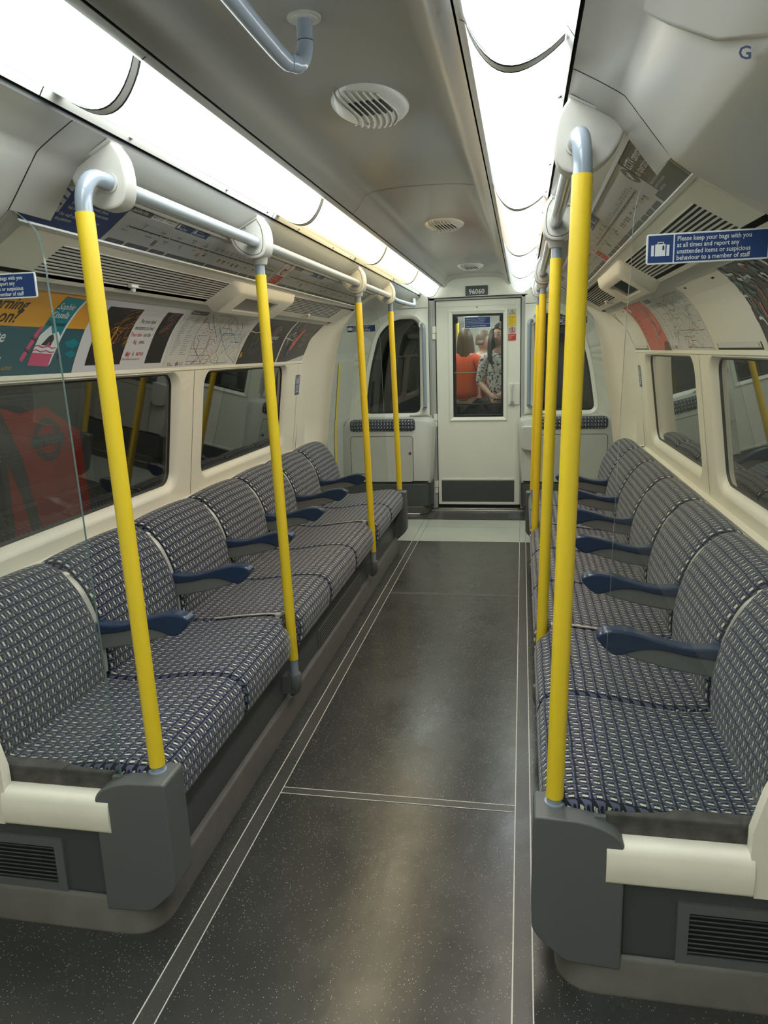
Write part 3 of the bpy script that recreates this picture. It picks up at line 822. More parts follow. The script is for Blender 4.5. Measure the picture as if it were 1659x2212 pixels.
for s in (-1, 1):
    for i, (a, b) in enumerate(BL):
        lab = '%s-hand strip light, %s' % (SIDE[s], LNAME[s][i] or ('behind the camera %d' % (i + 1)))
        if i < 2: lab = '%s-hand strip light behind the camera, %s one' % (SIDE[s], 'far' if i == 0 else 'near')
        root = thing('ceiling_light', lab, 'light', 'strip lights along the ceiling', loc=(s * .39, a, 2.0))
        rows = []
        for t in (0, .015, .12, .25, .4, .55, .7, .82, .90, .95, .985, 1.0):
            rows.append([(x, a + .004 + (b - a - .034) * t, z) for x, z in lamp_prof(.50 + .48 * (t ** .8))])
        rows.append([(x, b - .027, z) for x, z in lamp_prof(.92)])
        g = G().sheet(rows); n = len(rows[0]); g.f += [list(range(n)), [(len(rows) - 1) * n + q for q in range(n)]]; g.m += [0, 0]
        g.build('diffuser', LM[LCOL[s][i]], root, sx=s, smooth=40)
        # end cap: a grey band with a dark seam, standing proud of the next diffuser
        g = G()
        g.sheet([[(x, yy, z) for x, z in lamp_prof(q)] for yy, q in ((b - .028, 1.00), (b - .026, 1.03), (b - .006, 1.05), (b + .001, 1.0), (b + .002, .5))], 0)
        g.sheet([[(x, yy, z) for x, z in lamp_prof(q)] for yy, q in ((b - .031, 1.012), (b - .027, 1.035))], 1)
        g.sheet([[(x, yy, z) for x, z in lamp_prof(q)] for yy, q in ((b - .007, 1.052), (b - .001, 1.052))], 1)
        g.build('end_cap', ['lampcap', 'rubber'], root, sx=s, smooth=40)
        # catches in the outer edge strip
        ts = [.34, .62] if i < 3 else [.2, .63, .91]
        for t in ts:
            y = a + (b - a) * t
            G().extr([(y, -.008), (y + .016, -.008), (y + .012, .006), (y + .003, .006)], 0, 1, 'z') if 0 else None
            c = G().disc((.4835, y, 1.9585), .0075, (.55, 0, -.83), .0015, 14, 0).disc((.4838, y, 1.9582), .004, (.55, 0, -.83), .0022, 8, 1)
            c.build('catch', ['steel', 'rubber'], root, sx=s)

# ================================================================ SEATS
PITCH = .5405
BY = [1.50 + PITCH * k for k in range(8)]
POLE_B = (2, 5)
def arclen(p, closed=True):
    acc = [0]
    for i in range(1, len(p)): acc.append(acc[-1] + math.dist(p[i], p[i - 1]))
    if closed: acc.append(acc[-1] + math.dist(p[0], p[-1]))
    return acc
CUSH = smoothpts([(.955, .335), (.978, .40), (.965, .432), (.93, .428), (.85, .424), (.76, .434), (.66, .449), (.57, .4575), (.515, .453), (.482, .437), (.465, .410), (.460, .370), (.463, .335), (.473, .308), (.50, .298), (.60, .302), (.78, .312)], 3, True)
def pillow(prof, y0, y1, r, name, mid=.06, notch=None, bulge=None):
    def area(p): return sum(p[i - 1][0] * p[i][1] - p[i][0] * p[i - 1][1] for i in range(len(p)))
    if area(prof) < 0: prof = prof[::-1]
    acc = arclen(prof)
    st = [(y0, r), (y0 + r * .08, r * .6), (y0 + r * .3, r * .28), (y0 + r * .65, r * .06), (y0 + r, 0)]
    m = int((y1 - y0 - 2 * r) / mid); st += [(y0 + r + (y1 - y0 - 2 * r) * k / m, 0) for k in range(1, m)]
    st += [(y1 - (a - y0), b) for a, b in st[:5][::-1]]
    rows = []; uv = []
    for y, d in st:
        c2 = inset(prof, d) if d else list(prof)
        q = []
        for (x, z) in c2:
            if bulge: x, z = bulge(x, z, (y - y0) / (y1 - y0))
            if notch is not None:
                for yn in notch:
                    if abs(y - yn) < .030 and x < .512: x = .512 + (x - .46) * .1
            q.append((x, y, z))
        q.append(q[0]); rows.append(q); uv += [(y, acc[i]) for i in range(len(q))]
    g = G().sheet(rows, 0, False, uv); n = len(rows[0])
    g.f += [list(range(n - 1)), [(len(rows) - 1) * n + i for i in range(n - 1)]]; g.m += [0, 0]
    return g
BACK = smoothpts([(.948, .418), (.938, .46), (.9375, .53), (.946, .59), (.962, .65), (.986, .705), (1.018, .755), (1.052, .795), (1.085, .815), (1.120, .820), (1.150, .812), (1.168, .795), (1.160, .77), (1.12, .72), (1.06, .60), (1.01, .42)], 3, True)
def bback(x, z, t):
    k = math.sin(PI * min(1, max(0, t))) ** .5
    f = min(1, max(0, (z - .55) / .2))
    return x - .006 * k, z + .014 * k * f
STRIP = [(.952, .440), (.951, .50), (.957, .56), (.969, .625), (.985, .675), (1.006, .722), (1.034, .758), (1.070, .783), (1.105, .793), (1.150, .792)]
ARM_PAD = smoothpts([(.972, .620), (.90, .617), (.84, .624), (.785, .640), (.735, .655), (.690, .663), (.652, .661), (.630, .652), (.624, .640), (.634, .622), (.655, .601), (.675, .589), (.698, .590), (.725, .601), (.770, .609), (.82, .605), (.88, .592), (.972, .583)], 3, True)
ARM_LOW = [(.972, .590), (.88, .599), (.82, .610), (.77, .614), (.725, .606), (.698, .594), (.715, .582), (.76, .569), (.82, .552), (.90, .537), (.972, .526)]
SEATWORD = ['nearest the camera', 'second from the camera', 'third from the camera', 'fourth from the camera', 'fifth from the camera', 'sixth from the camera', 'farthest from the camera']
for s in (-1, 1):
    sd = SIDE[s]
    y0, y1 = BY[0], BY[1]
    root = thing('train_seat', 'x', 'seat', 'patterned seats on the %s bench' % sd, loc=(s * .75, y0, .30))
    kw = dict(sx=s, smooth=60, merge=False)
    var = {}
    for key, notch in (('n', ()), ('far', (y1,)), ('near', (y0,))):
        o = pillow(CUSH, y0 + .003, y1 - .003, .022, 'c', .05, notch).build('seat_cushion', 'fabric', root if key == 'n' else None, **kw)
        var[key] = o
    cush = var['n']
    back = pillow(BACK, y0 + .012, y1 - .014, .020, 'b', .05, None, bback).build('backrest', 'fabric', root, **kw)
    g = G()
    sp = smoothpts(STRIP, 3)
    rows = []
    for (yy, d) in ((y1 - .0165, .008), (y1 - .0155, -.003), (y1 - .003, -.005), (y1 + .010, -.003), (y1 + .011, .008)):
        rows.append([(x + d, yy, z - d * .8) for x, z in sp])
    g.sheet(rows)
    strip = g.build('divider_strip', 'satin', root, sx=s, smooth=50)
    arm = G().extr(ARM_LOW, y1 - .019, y1 + .019, 'y').build('armrest', 'armgrey', root, sx=s, smooth=50, bevel=.005, seg=3)
    arm['label'] = 'grey armrest with a navy blue pad'
    pad = G().extr(ARM_PAD, y1 - .026, y1 + .026, 'y').build('arm_pad', 'navy', arm, sx=s, smooth=50, bevel=.010, seg=4)
    pad['label'] = 'glossy navy blue pad'
    under = G().extr([(.53, .30), (.95, .30), (.95, .41), (.56, .42)], y0 + .01, y1 - .01, 'y').build('seat_pan', 'rubber', root, sx=s, smooth=0)
    for k in range(7):
        if k == 0: r = root
        else:
            r = root.copy(); COL.objects.link(r); r.location.y = root.location.y + PITCH * k
            for ch in (cush, back, strip, under):
                if ch is strip and k == 6: continue
                c = ch.copy(); COL.objects.link(c); c.parent = r; c.matrix_parent_inverse = ch.matrix_parent_inverse.copy()
                if ch is cush:
                    c.data = var['far' if k in (1, 4) else 'near' if k in (2, 5) else 'n'].data
            if k < 6:
                a = arm.copy(); COL.objects.link(a); a.parent = r; a.matrix_parent_inverse = arm.matrix_parent_inverse.copy()
                p = pad.copy(); COL.objects.link(p); p.parent = a
        r['label'] = 'patterned blue-grey seat on the %s bench, %s' % (sd, SEATWORD[k])
    for key in ('far', 'near'):
        bpy.data.objects.remove(var[key])
    # plinth under the bench
    b = thing('bench_plinth', 'dark grey plinth with grey skirting under the %s row of seats' % sd, 'bench base', loc=(s * .75, 1.47, 0))
    g = G()
    g.box(.530, .90, 1.562, 5.245, .06, .298)
    g.build('riser_panel', 'dark', b, sx=s, smooth=0, bevel=.004)
    pl = roundpoly([(1.22, 1.447), (.497, 1.447), (.497, 5.28), (.60, 5.30)], [0, .10, .06, 0], 8)
    pin = roundpoly([(1.22, 1.470), (.518, 1.470), (.518, 5.26), (.60, 5.28)], [0, .085, .05, 0], 8)
    rows = [[(x, y, 0) for x, y in pl], [(x, y, .006) for x, y in pl], [(lerp(p, q, .35)[0], lerp(p, q, .35)[1], .015) for p, q in zip(pl, pin)], [(lerp(p, q, .5)[0], lerp(p, q, .5)[1], .085) for p, q in zip(pl, pin)], [(lerp(p, q, .9)[0], lerp(p, q, .9)[1], .093) for p, q in zip(pl, pin)], [(q[0] + .03, q[1] + .0, .094) for q in pin]]
    rows = [r[1:] for r in rows]
    g = G(); g.sheet(rows); g.build('skirting', 'skirt', b, sx=s, smooth=50)
    # end panel, cream beam
    g = G().box(.642, 1.25, 1.474, 1.52, .088, .288)
    g.build('end_panel', 'dark', b, sx=s, smooth=0, bevel=.003)
    bp_ = roundpoly([(1.452, .287), (1.445, .34), (1.455, .388), (1.50, .388), (1.50, .287)], [.012, .05, .022, .005, .005], 5)
    G().extr(bp_, .600, .902, 'x').build('end_beam', 'creamdirty', b, sx=s, smooth=40)['label'] = 'cream rounded beam under the end of the seat'
    ob = G().box(.60, .935, 1.492, 1.53, .386, .436).build('seat_end_cloth', 'oldcloth' if 'oldcloth' in M else 'dark', b, sx=s, smooth=0, bevel=.004)
    # louvre
    v = G(); fr = rrect(.757, 1.02, .088, .246, .004, 2)
    fi = rrect(.782, 1.0, .112, .222, .002, 2)
    v.sheet([[(a, 1.474, c) for a, c in fr], [(a, 1.466, c) for a, c in fr], [(a, 1.466, c) for a, c in fi], [(a, 1.485, c) for a, c in fi]], 0, True)
    lv = v.build('end_grille', 'darkbox', b, sx=s, smooth=30)
    g = G()
    for k in range(9):
        z = .117 + k * .0118; g.add([(.782, 1.4665, z + .004), (1.0, 1.4665, z + .004), (1.0, 1.470, z + .0052), (.782, 1.470, z + .0052), (.782, 1.478, z - .002), (1.0, 1.478, z - .002)], [(0, 1, 2, 3), (0, 4, 5, 1)])
    g.box(.782, 1.0, 1.4725, 1.4735, .112, .222, 1) if 0 else None
    g.build('louvre_slats', ['dark'], lv, sx=s, smooth=0)
    G().box(.780, 1.002, 1.4732, 1.4738, .110, .224).build('louvre_shadow', 'black_grille', lv, sx=s, smooth=0)
    # heater grille in the long side
    g = G()
    g.box(.5262, .531, 3.10, 4.02, .075, .185, 0)
    hv = g.build('side_grille', 'darkbox', b, sx=s, smooth=0)
    g = G()
    for k in range(7): g.box(.5250, .5265, 3.12, 4.00, .086 + k * .0135, .0915 + k * .0135, 0)
    g.build('grille_bars', 'armgrey', hv, sx=s, smooth=0)
    G().box(.5256, .5264, 3.115, 4.005, .084, .178).build('grille_shadow', 'black_grille', hv, sx=s, smooth=0)
    # steel straps on the seat front next to the poles
    for k in POLE_B:
        y = BY[k]
        sp2 = [(x, z + .0015) for x, z in smoothpts([(.80, .430), (.70, .444), (.62, .453), (.565, .4585), (.530, .457)], 3)]
        g = G(); g.sheet([[(x, yy, z) for x, z in sp2] for yy in (y - .008, y + .008)]); g.sheet([[(x, yy, z + (.003)) for x, z in sp2] for yy in (y - .008, y + .008)])
        g.box(.520, .540, y - .013, y + .013, .452, .464)
        tag(g.build('seat_strap', 'satin', sx=s, smooth=30, bevel=.001), 'thin steel strap between seat cushions beside the %s grab pole on the %s' % ('second' if k == 2 else 'third', sd), 'strap')

# ================================================================ PARTITIONS (post housing, glass, notice)
def partition(s, near):
    sd = SIDE[s]
    yf = 1.49 if near else 5.30; d = 1 if near else -1
    w_ = 'nearest the camera' if near else 'at the far end'
    root = thing('draught_screen', 'clear glass screen on a dark grey post housing, %s side, %s' % (sd, w_), 'partition', loc=(s * .54, yf, 0))
    P = roundpoly([(.440, .150), (.452, .128), (.515, .068), (.640, .062), (.640, .395), (.590, .425), (.545, .436), (.442, .440)], [.01, .01, .02, .008, .04, .03, .05, .012], 5)
    a, b = (yf - .036, yf + .068) if near else (yf - .052, yf + .036)
    g = G()
    # rounded inner edge in plan: loft polygon inset along y
    PP = P if sum(P[i - 1][0] * P[i][1] - P[i][0] * P[i - 1][1] for i in range(len(P))) > 0 else P[::-1]
    rows = []
    for y, q in ((a, .006), (a + .002, .002), (a + .006, 0), (b - .006, 0), (b - .002, .002), (b, .006)):
        rows.append([(x, y, z) for x, z in (inset(PP, q) if q else PP)])
    g.sheet(rows, 0, True); n = len(PP); g.f += [list(range(n)), [5 * n + i for i in range(n)]]; g.m += [0, 0]
    ho = g.build('post_housing', 'darkbox', root, sx=s, smooth=45); ho.modifiers.new('wn', 'WEIGHTED_NORMAL').keep_sharp = True
    # glass pane: straight inner edge, curved shoulder to the roof fairing
    E_ = [(.577, .425), (.589, .80), (.596, 1.14), (.604, 1.49), (.609, 1.60), (.610, 1.665), (.614, 1.705), (.622, 1.733), (.640, 1.754), (.668, 1.777)]
    ee = smoothpts(E_, 4)
    if near: O_ = [(.71, 1.745), (.80, 1.695), (.96, 1.60), (1.10, 1.45), (1.17, 1.10), (1.20, .79), (1.05, .78), (.96, .62), (.945, .45), (.93, .43)]
    else: O_ = [(.70, 1.79), (.80, 1.72), (.88, 1.62), (.925, 1.50), (.99, 1.15), (1.04, .80), (1.045, .72), (.96, .60), (.945, .45), (.93, .43)]
    poly = ee + O_
    g = G().extr(poly, yf - .003, yf + .003, 'y', 0)
    g.build('glass_pane', 'glass', root, sx=s, smooth=0)
    nE = len(ee)
    g = G(); g.sheet([[(x - .0004, y, z) for x, z in ee] for y in (yf - .0033, yf + .0033)])
    g.build('glass_edge', 'glassedge', root, sx=s, smooth=0)['label'] = 'polished dark green edge of the glass'
    G().box(.575, .60, yf - .006, yf + .006, .418, .432).build('glass_clamp', 'darkbox', root, sx=s, smooth=0)
    # notice
    yy = yf - .0065
    a0, a1 = (.634, .846) if s > 0 else (-.846, -.634)
    z0, z1 = (1.596, 1.650) if near else (1.610, 1.661)
    t = tag(G().extr(rrect(a0, a1, z0, z1, .005, 4), yy, yy + .0035, 'y').build('notice_plate', 'white', bevel=.0006), 'blue keep your bags notice on the %s glass screen, %s' % (sd, w_), 'sign')
    k = (z1 - z0) / .054
    q = D().rect(a0 + .003, z0 + .003, a0 + .047 * k, z1 - .003, M['signblue'], 1).rect(a0 + .0495 * k, z0 + .003, a1 - .003, z1 - .003, M['signblue'], 1)
    for i, tx in enumerate(('Please keep your bags with you', 'at all times and report any', 'unattended items or suspicious', 'behaviour to a member of staff')):
        q.text(tx, a0 + .0535 * k, z1 - .0142 * k - i * .0112 * k, .0118 * k, M['white'], 2, sc=.85, bold=.012)
    cx, cz = a0 + .025 * k, z0 + .025
    for x0, x1, za, zb in ((-.0165, -.0115, -.010, .009), (-.0095, .0085, -.0105, .0105), (.0105, .0155, -.0105, .009)):
        q.rect(cx + x0, cz + za, cx + x1, cz + zb, M['white'], 2)
    q.line([(cx - .005, cz + .0105), (cx - .005, cz + .0138), (cx + .0045, cz + .0138), (cx + .0045, cz + .0105)], .0014, M['white'], 2)
    q.poly([(cx + .003, cz), (cx + .0065, cz), (cx + .0065, cz + .0065), (cx + .0048, cz + .009), (cx + .003, cz + .0065)], M['signblue'], 3)
    q.build('notice_face', FD(yy), t, step=.0003)
    return root
for s in (-1, 1):
    partition(s, True); partition(s, False)

# ================================================================ POLES, HANDRAILS, BRACKETS
POLES = [(1.515, 'end'), (BY[2] + .018, 'mid'), (BY[5] + .012, 'mid'), (5.275, 'end')]
FIN = [(1.615, 1.668), (BY[2] - .035, BY[2] + .045), (BY[5] - .03, BY[5] + .045), (5.175, 5.225)]
PW = ['nearest the camera', 'second from the camera', 'third from the camera', 'fourth and farthest']
XB, XT = .484, .518
def px(z): return XB + (XT - XB) * (z - .2) / 1.57
for s in (-1, 1):
    sd = SIDE[s]
    for i, (y, kind) in enumerate(POLES):
        zb = .19 if kind == 'mid' else .43
        r = thing('grab_pole', 'yellow grab pole with blue-grey ends, %s side, %s' % (sd, PW[i]), 'grab pole', 'yellow grab poles', loc=(s * XB, y, zb))
        ytop = 1.768 if kind == 'end' else 1.742
        ybot = .265 if kind == 'mid' else .455
        if i == 3: ytop = 1.745
        G().tube([(px(z), y, z) for z in (ybot, .8, 1.3, ytop)], .0198, 24).build('yellow_sleeve', 'yellow', r, sx=s)
        G().tube([(px(z), y, z) for z in (zb, ybot + .02)], .0172, 24).build('lower_tube', 'bluegrey', r, sx=s)
        if kind == 'mid':
            # cup fixed to the plinth
            g = G(); rows = []
            for z, q, bx in ((.205, .024, 0), (.200, .027, .0), (.15, .027, 0), (.125, .022, .004), (.108, .010, .012)):
                rows.append([(px(.2) + (q if abs(c) > 0 else 0) * c + (bx), y + q * d, z) for c, d in ((math.cos(2 * PI * k / 20), math.sin(2 * PI * k / 20)) for k in range(20))])
            g.sheet(rows, 0, True); g.f += [list(range(20)), [80 + k for k in range(20)]]; g.m += [0, 0]
            g.extr([(px(.2), y - .024), (.532, y - .024), (.532, y + .024), (px(.2), y + .024)], .125, .198, 'z')
            g.build('base_cup', 'darkbox', r, sx=s, smooth=50)
            G().tube([(px(z), y, z) for z in (ytop - .01, 1.785)], .0172, 24).build('upper_tube', 'bluegrey', r, sx=s)
        else:
            dy = (FIN[i][0] + .01 - y) if i == 0 else (FIN[i][1] - .01 - y)
            sg = 1 if dy > 0 else -1
            x = px(1.77); pt = [(x, y, ytop - .01), (x, y, 1.785)]
            R_ = .062 if i == 0 else .05
            for k in range(1, 9):
                a = k / 8 * PI / 2
                pt.append((x - .004 * k / 8, y + sg * R_ * (1 - math.cos(a)), 1.787 + R_ * math.sin(a)))
            pt.append((x - .006, y + dy, 1.787 + R_))
            G().tube(pt, .0182, 24).build('upper_bend', 'bluegrey', r, sx=s)
            G().tube([(px(zb), y, zb + .003), (px(zb), y, zb + .012)], .0225, 24).build('base_ring', 'bluegrey', r, sx=s)
    hr = thing('overhead_handrail', 'long blue-grey overhead handrail above the %s seats' % sd, 'handrail', loc=(s * .512, 1.64, 1.848))
    for a, b in ((FIN[0][1] - .008, FIN[1][0] + .01), (FIN[1][1] - .01, FIN[2][0] + .01), (FIN[2][1] - .01, FIN[3][0] + .01)):
        G().tube([(.512, a, 1.848), (.512, b, 1.848)], .0185, 24).build('rail_section', 'bluegrey2', hr, sx=s)
    # brackets: teardrop fins hanging from the cove
    FP = smoothpts([(.4985, 1.9355), (.478, 1.905), (.470, 1.868), (.471, 1.835), (.480, 1.808), (.500, 1.795), (.530, 1.793), (.556, 1.803), (.580, 1.822), (.598, 1.848), (.608, 1.876)], 4)
    poly = FP + [(.606, 1.880), (.585, 1.892), (.545, 1.912)]
    for i, (a, b) in enumerate(FIN):
        r = thing('handrail_bracket', 'cream teardrop bracket holding the %s overhead handrail, %s' % (sd, PW[i]), 'bracket', 'handrail brackets', loc=(s * .54, a, 1.84))
        g = G(); PP = poly if sum(poly[k - 1][0] * poly[k][1] - poly[k][0] * poly[k - 1][1] for k in range(len(poly))) > 0 else poly[::-1]
        rows = []
        for y, q in ((a, .006), (a + .003, .001), (a + .008, 0), (b - .008, 0), (b - .003, .001), (b, .006)):
            rows.append([(x, y, z) for x, z in (inset(PP, q) if q else PP)])
        g.sheet(rows, 0, True); n = len(PP); g.f += [list(range(n)), [5 * n + k for k in range(n)]]; g.m += [0, 0]
        bo = g.build('bracket_body', 'palegrey', r, sx=s, smooth=40); bo.modifiers.new('wn', 'WEIGHTED_NORMAL').keep_sharp = True
        if i > 0:
            cov = inset(PP, .011)
            g = G().sheet([[(x, a - .0008, z) for x, z in cov], [(x, a - .0008, z) for x, z in inset(cov, .0018)]], 0, True)
            g.build('cover_seam', 'rubber', r, sx=s, smooth=0)
            G().disc((.545, a, 1.895), .0045, (0, -1, 0), .0015, 12).build('cover_screw', 'inkgrey', r, sx=s)
        if POLES[i][1] == 'mid':
            y = POLES[i][0]
            g = G(); rows = []
            for z, q, w2 in ((1.745 + .03, .0225, 0), (1.748 + .03, .0245, 0), (1.785, .026, 0), (1.800, .028, .002), (1.825, .034, .004), (1.85, .034, .0)):
                rows.append([(px(1.77) - .002 + q * math.cos(2 * PI * k / 20), y + (q) * math.sin(2 * PI * k / 20), z) for k in range(20)])
            g.sheet(rows, 0, True); g.f += [list(range(20))]; g.m += [0]
            g.build('pole_socket', 'palegrey', r, sx=s, smooth=50)
        G().tube([(.512, a - .003, 1.848), (.512, a + .002, 1.848)], .0225, 24).build('rail_collar', 'trimgrey' if i else 'palegrey', r, sx=s)

# ================================================================ COVE FITTINGS
def slope(s, A, B, y0, y1):
    """surface from A (top, inner) to B (bottom, outer); a reads left to right, b upwards from B"""
    d = Vector((A[0] - B[0], A[1] - B[1])); L = d.length; d /= L; n = Vector((d.y, -d.x))
    if n.y > 0: n = -n
    def F(a, b, o=0):
        q = Vector(B) + d * b + n * o
        return (s * q.x, (y0 + a) if s < 0 else (y1 - a), q.y)
    return F, L
STN = ['Stanmore', 'Canons Park', 'Queensbury', 'Kingsbury', 'Wembley Park', 'Neasden', 'Dollis Hill', 'Willesden Green', 'Kilburn', 'West Hampstead', 'Finchley Road', 'Swiss Cottage', "St. John's Wood", 'Baker Street', 'Bond Street', 'Green Park', 'Westminster', 'Waterloo', 'Southwark', 'London Bridge', 'Bermondsey', 'Canada Water', 'Canary Wharf', 'North Greenwich', 'Canning Town', 'West Ham', 'Stratford']
def diagram(d, W, H, x0=0.0, worn=False):
    d.rect(x0, 0, W, H, M['mapgrey'], 1)
    ln = M['mapdark']; by = H * .50
    d.rect(x0 + .004, H - .026, x0 + .115, H - .001, ln, 2).text('Jubilee line', x0 + .010, H - .020, .0215, M['white2'], 3, sc=.85)
    d.rect(x0 + .12, H - .026, x0 + .27, H - .003, M['white2'], 2)
    d.circ(x0 + .130, H - .014, .007, M['signblue'], 3, r2=.0045).text('Step-free from', x0 + .140, H - .0125, .009, M['ink'], 3, sc=.8).text('train to street', x0 + .140, H - .0215, .009, M['ink'], 3, sc=.8)
    d.circ(x0 + .205, H - .014, .006, M['signblue'], 3, r2=.0045).text('Step-free from', x0 + .215, H - .0125, .009, M['ink'], 3, sc=.8).text('platform to street', x0 + .215, H - .0215, .009, M['ink'], 3, sc=.8)
    for k, tx in ((0, 'Emirates'), (1, 'Riverboats to')):
        a = x0 + .275 + k * .118
        d.rect(a, H - .032, a + .112, H - .002, M['signblue'], 2).rect(a + .004, H - .026, a + .016, H - .008, M['white'], 3).text(tx, a + .020, H - .014, .009, M['white'], 3, sc=.85).text(('Royal Docks', 'Greenwich Pier')[k], a + .020, H - .028, .013, M['white'], 3, sc=.8)
    st = x0 + .055; en = W - .05; n = len(STN); d.line([(st, by), (en, by)], .0045, ln, 2)
    xs = []
    for i in range(n):
        t = i / (n - 1); t = t * 1.0 if 1 else t
        t = (t ** .86); a = st + (en - st) * t; xs.append(a)
        if STN[i] in ('Stanmore', 'Kingsbury', 'Wembley Park', 'Kilburn', 'West Hampstead', 'Finchley Road', 'Baker Street', 'Bond Street', 'Green Park', 'Westminster', 'Waterloo', 'Southwark', 'London Bridge', 'Stratford', 'Canada Water'):
            d.poly([(a - .006, by), (a, by - .006), (a + .006, by), (a, by + .006)], ln, 3).poly([(a - .0035, by), (a, by - .0035), (a + .0035, by), (a, by + .0035)], M['white2'], 4)
        else: d.line([(a, by), (a, by + (.007 if i % 2 else -.007))], .003, ln, 2)
        w = STN[i].split(' ')
        if i % 2 or i > 10:
            for j, q in enumerate(w[::-1]): d.text(q, a, by + .011 + j * .0085, .0098, M['ink'], 3, 'CENTER', sc=.62 if i > 10 else .85)
        else:
            for j, q in enumerate(w): d.text(q, a, by - .018 - j * .0085, .0098, M['ink'], 3, 'CENTER', sc=.85)
    rnd = random.Random(5)
    cols = ['redsoft', 'mapdark', 'signblue', 'inkorange', 'inkgreen', 'inkpurple', 'redsoft', 'mapdark']
    for i in (3, 9, 10, 13, 14, 15, 16, 17, 19, 21, 22, 24, 25, 26):
        a = xs[i]
        for j in range(rnd.randint(1, 3)):
            b = by - .028 - j * .0085
            d.rect(a - .008, b, a + .013, b + .007, M[cols[rnd.randrange(8)]], 2)
            d.line([(a - .006, b + .0035), (a + .010, b + .0035)], .0012, M['mapgrey'], 3)
        d.line([(a - .006, by - .060), (a + .010, by - .060)], .0015, M['inkgrey'], 2)
    z = [x0 + .01, x0 + (W - x0) * .085, x0 + (W - x0) * .19, x0 + (W - x0) * .27, x0 + (W - x0) * .50, x0 + (W - x0) * .74, x0 + (W - x0) * .82, x0 + (W - x0) * .90, W - .01]
    for k, (p, q) in enumerate(zip(z, z[1:])):
        d.poly([(p + .008, 0.003), (q - .006, 0.003), (q - .002, .010), (q - .006, .018), (p + .014, .018), (p + .008, .008)], ln, 2)
        d.text('Zone %d' % (5, 4, 3, 2, 1, 2, 2, 3)[k], (p + q) / 2, .0065, .009, M['inkgrey'], 3, 'CENTER')
        if k: d.line([(p, .02), (p, H - .03)], .0008, M['inkgrey'], 2)
MA, MB = (.6235, 1.8685), (.7435, 1.7845)
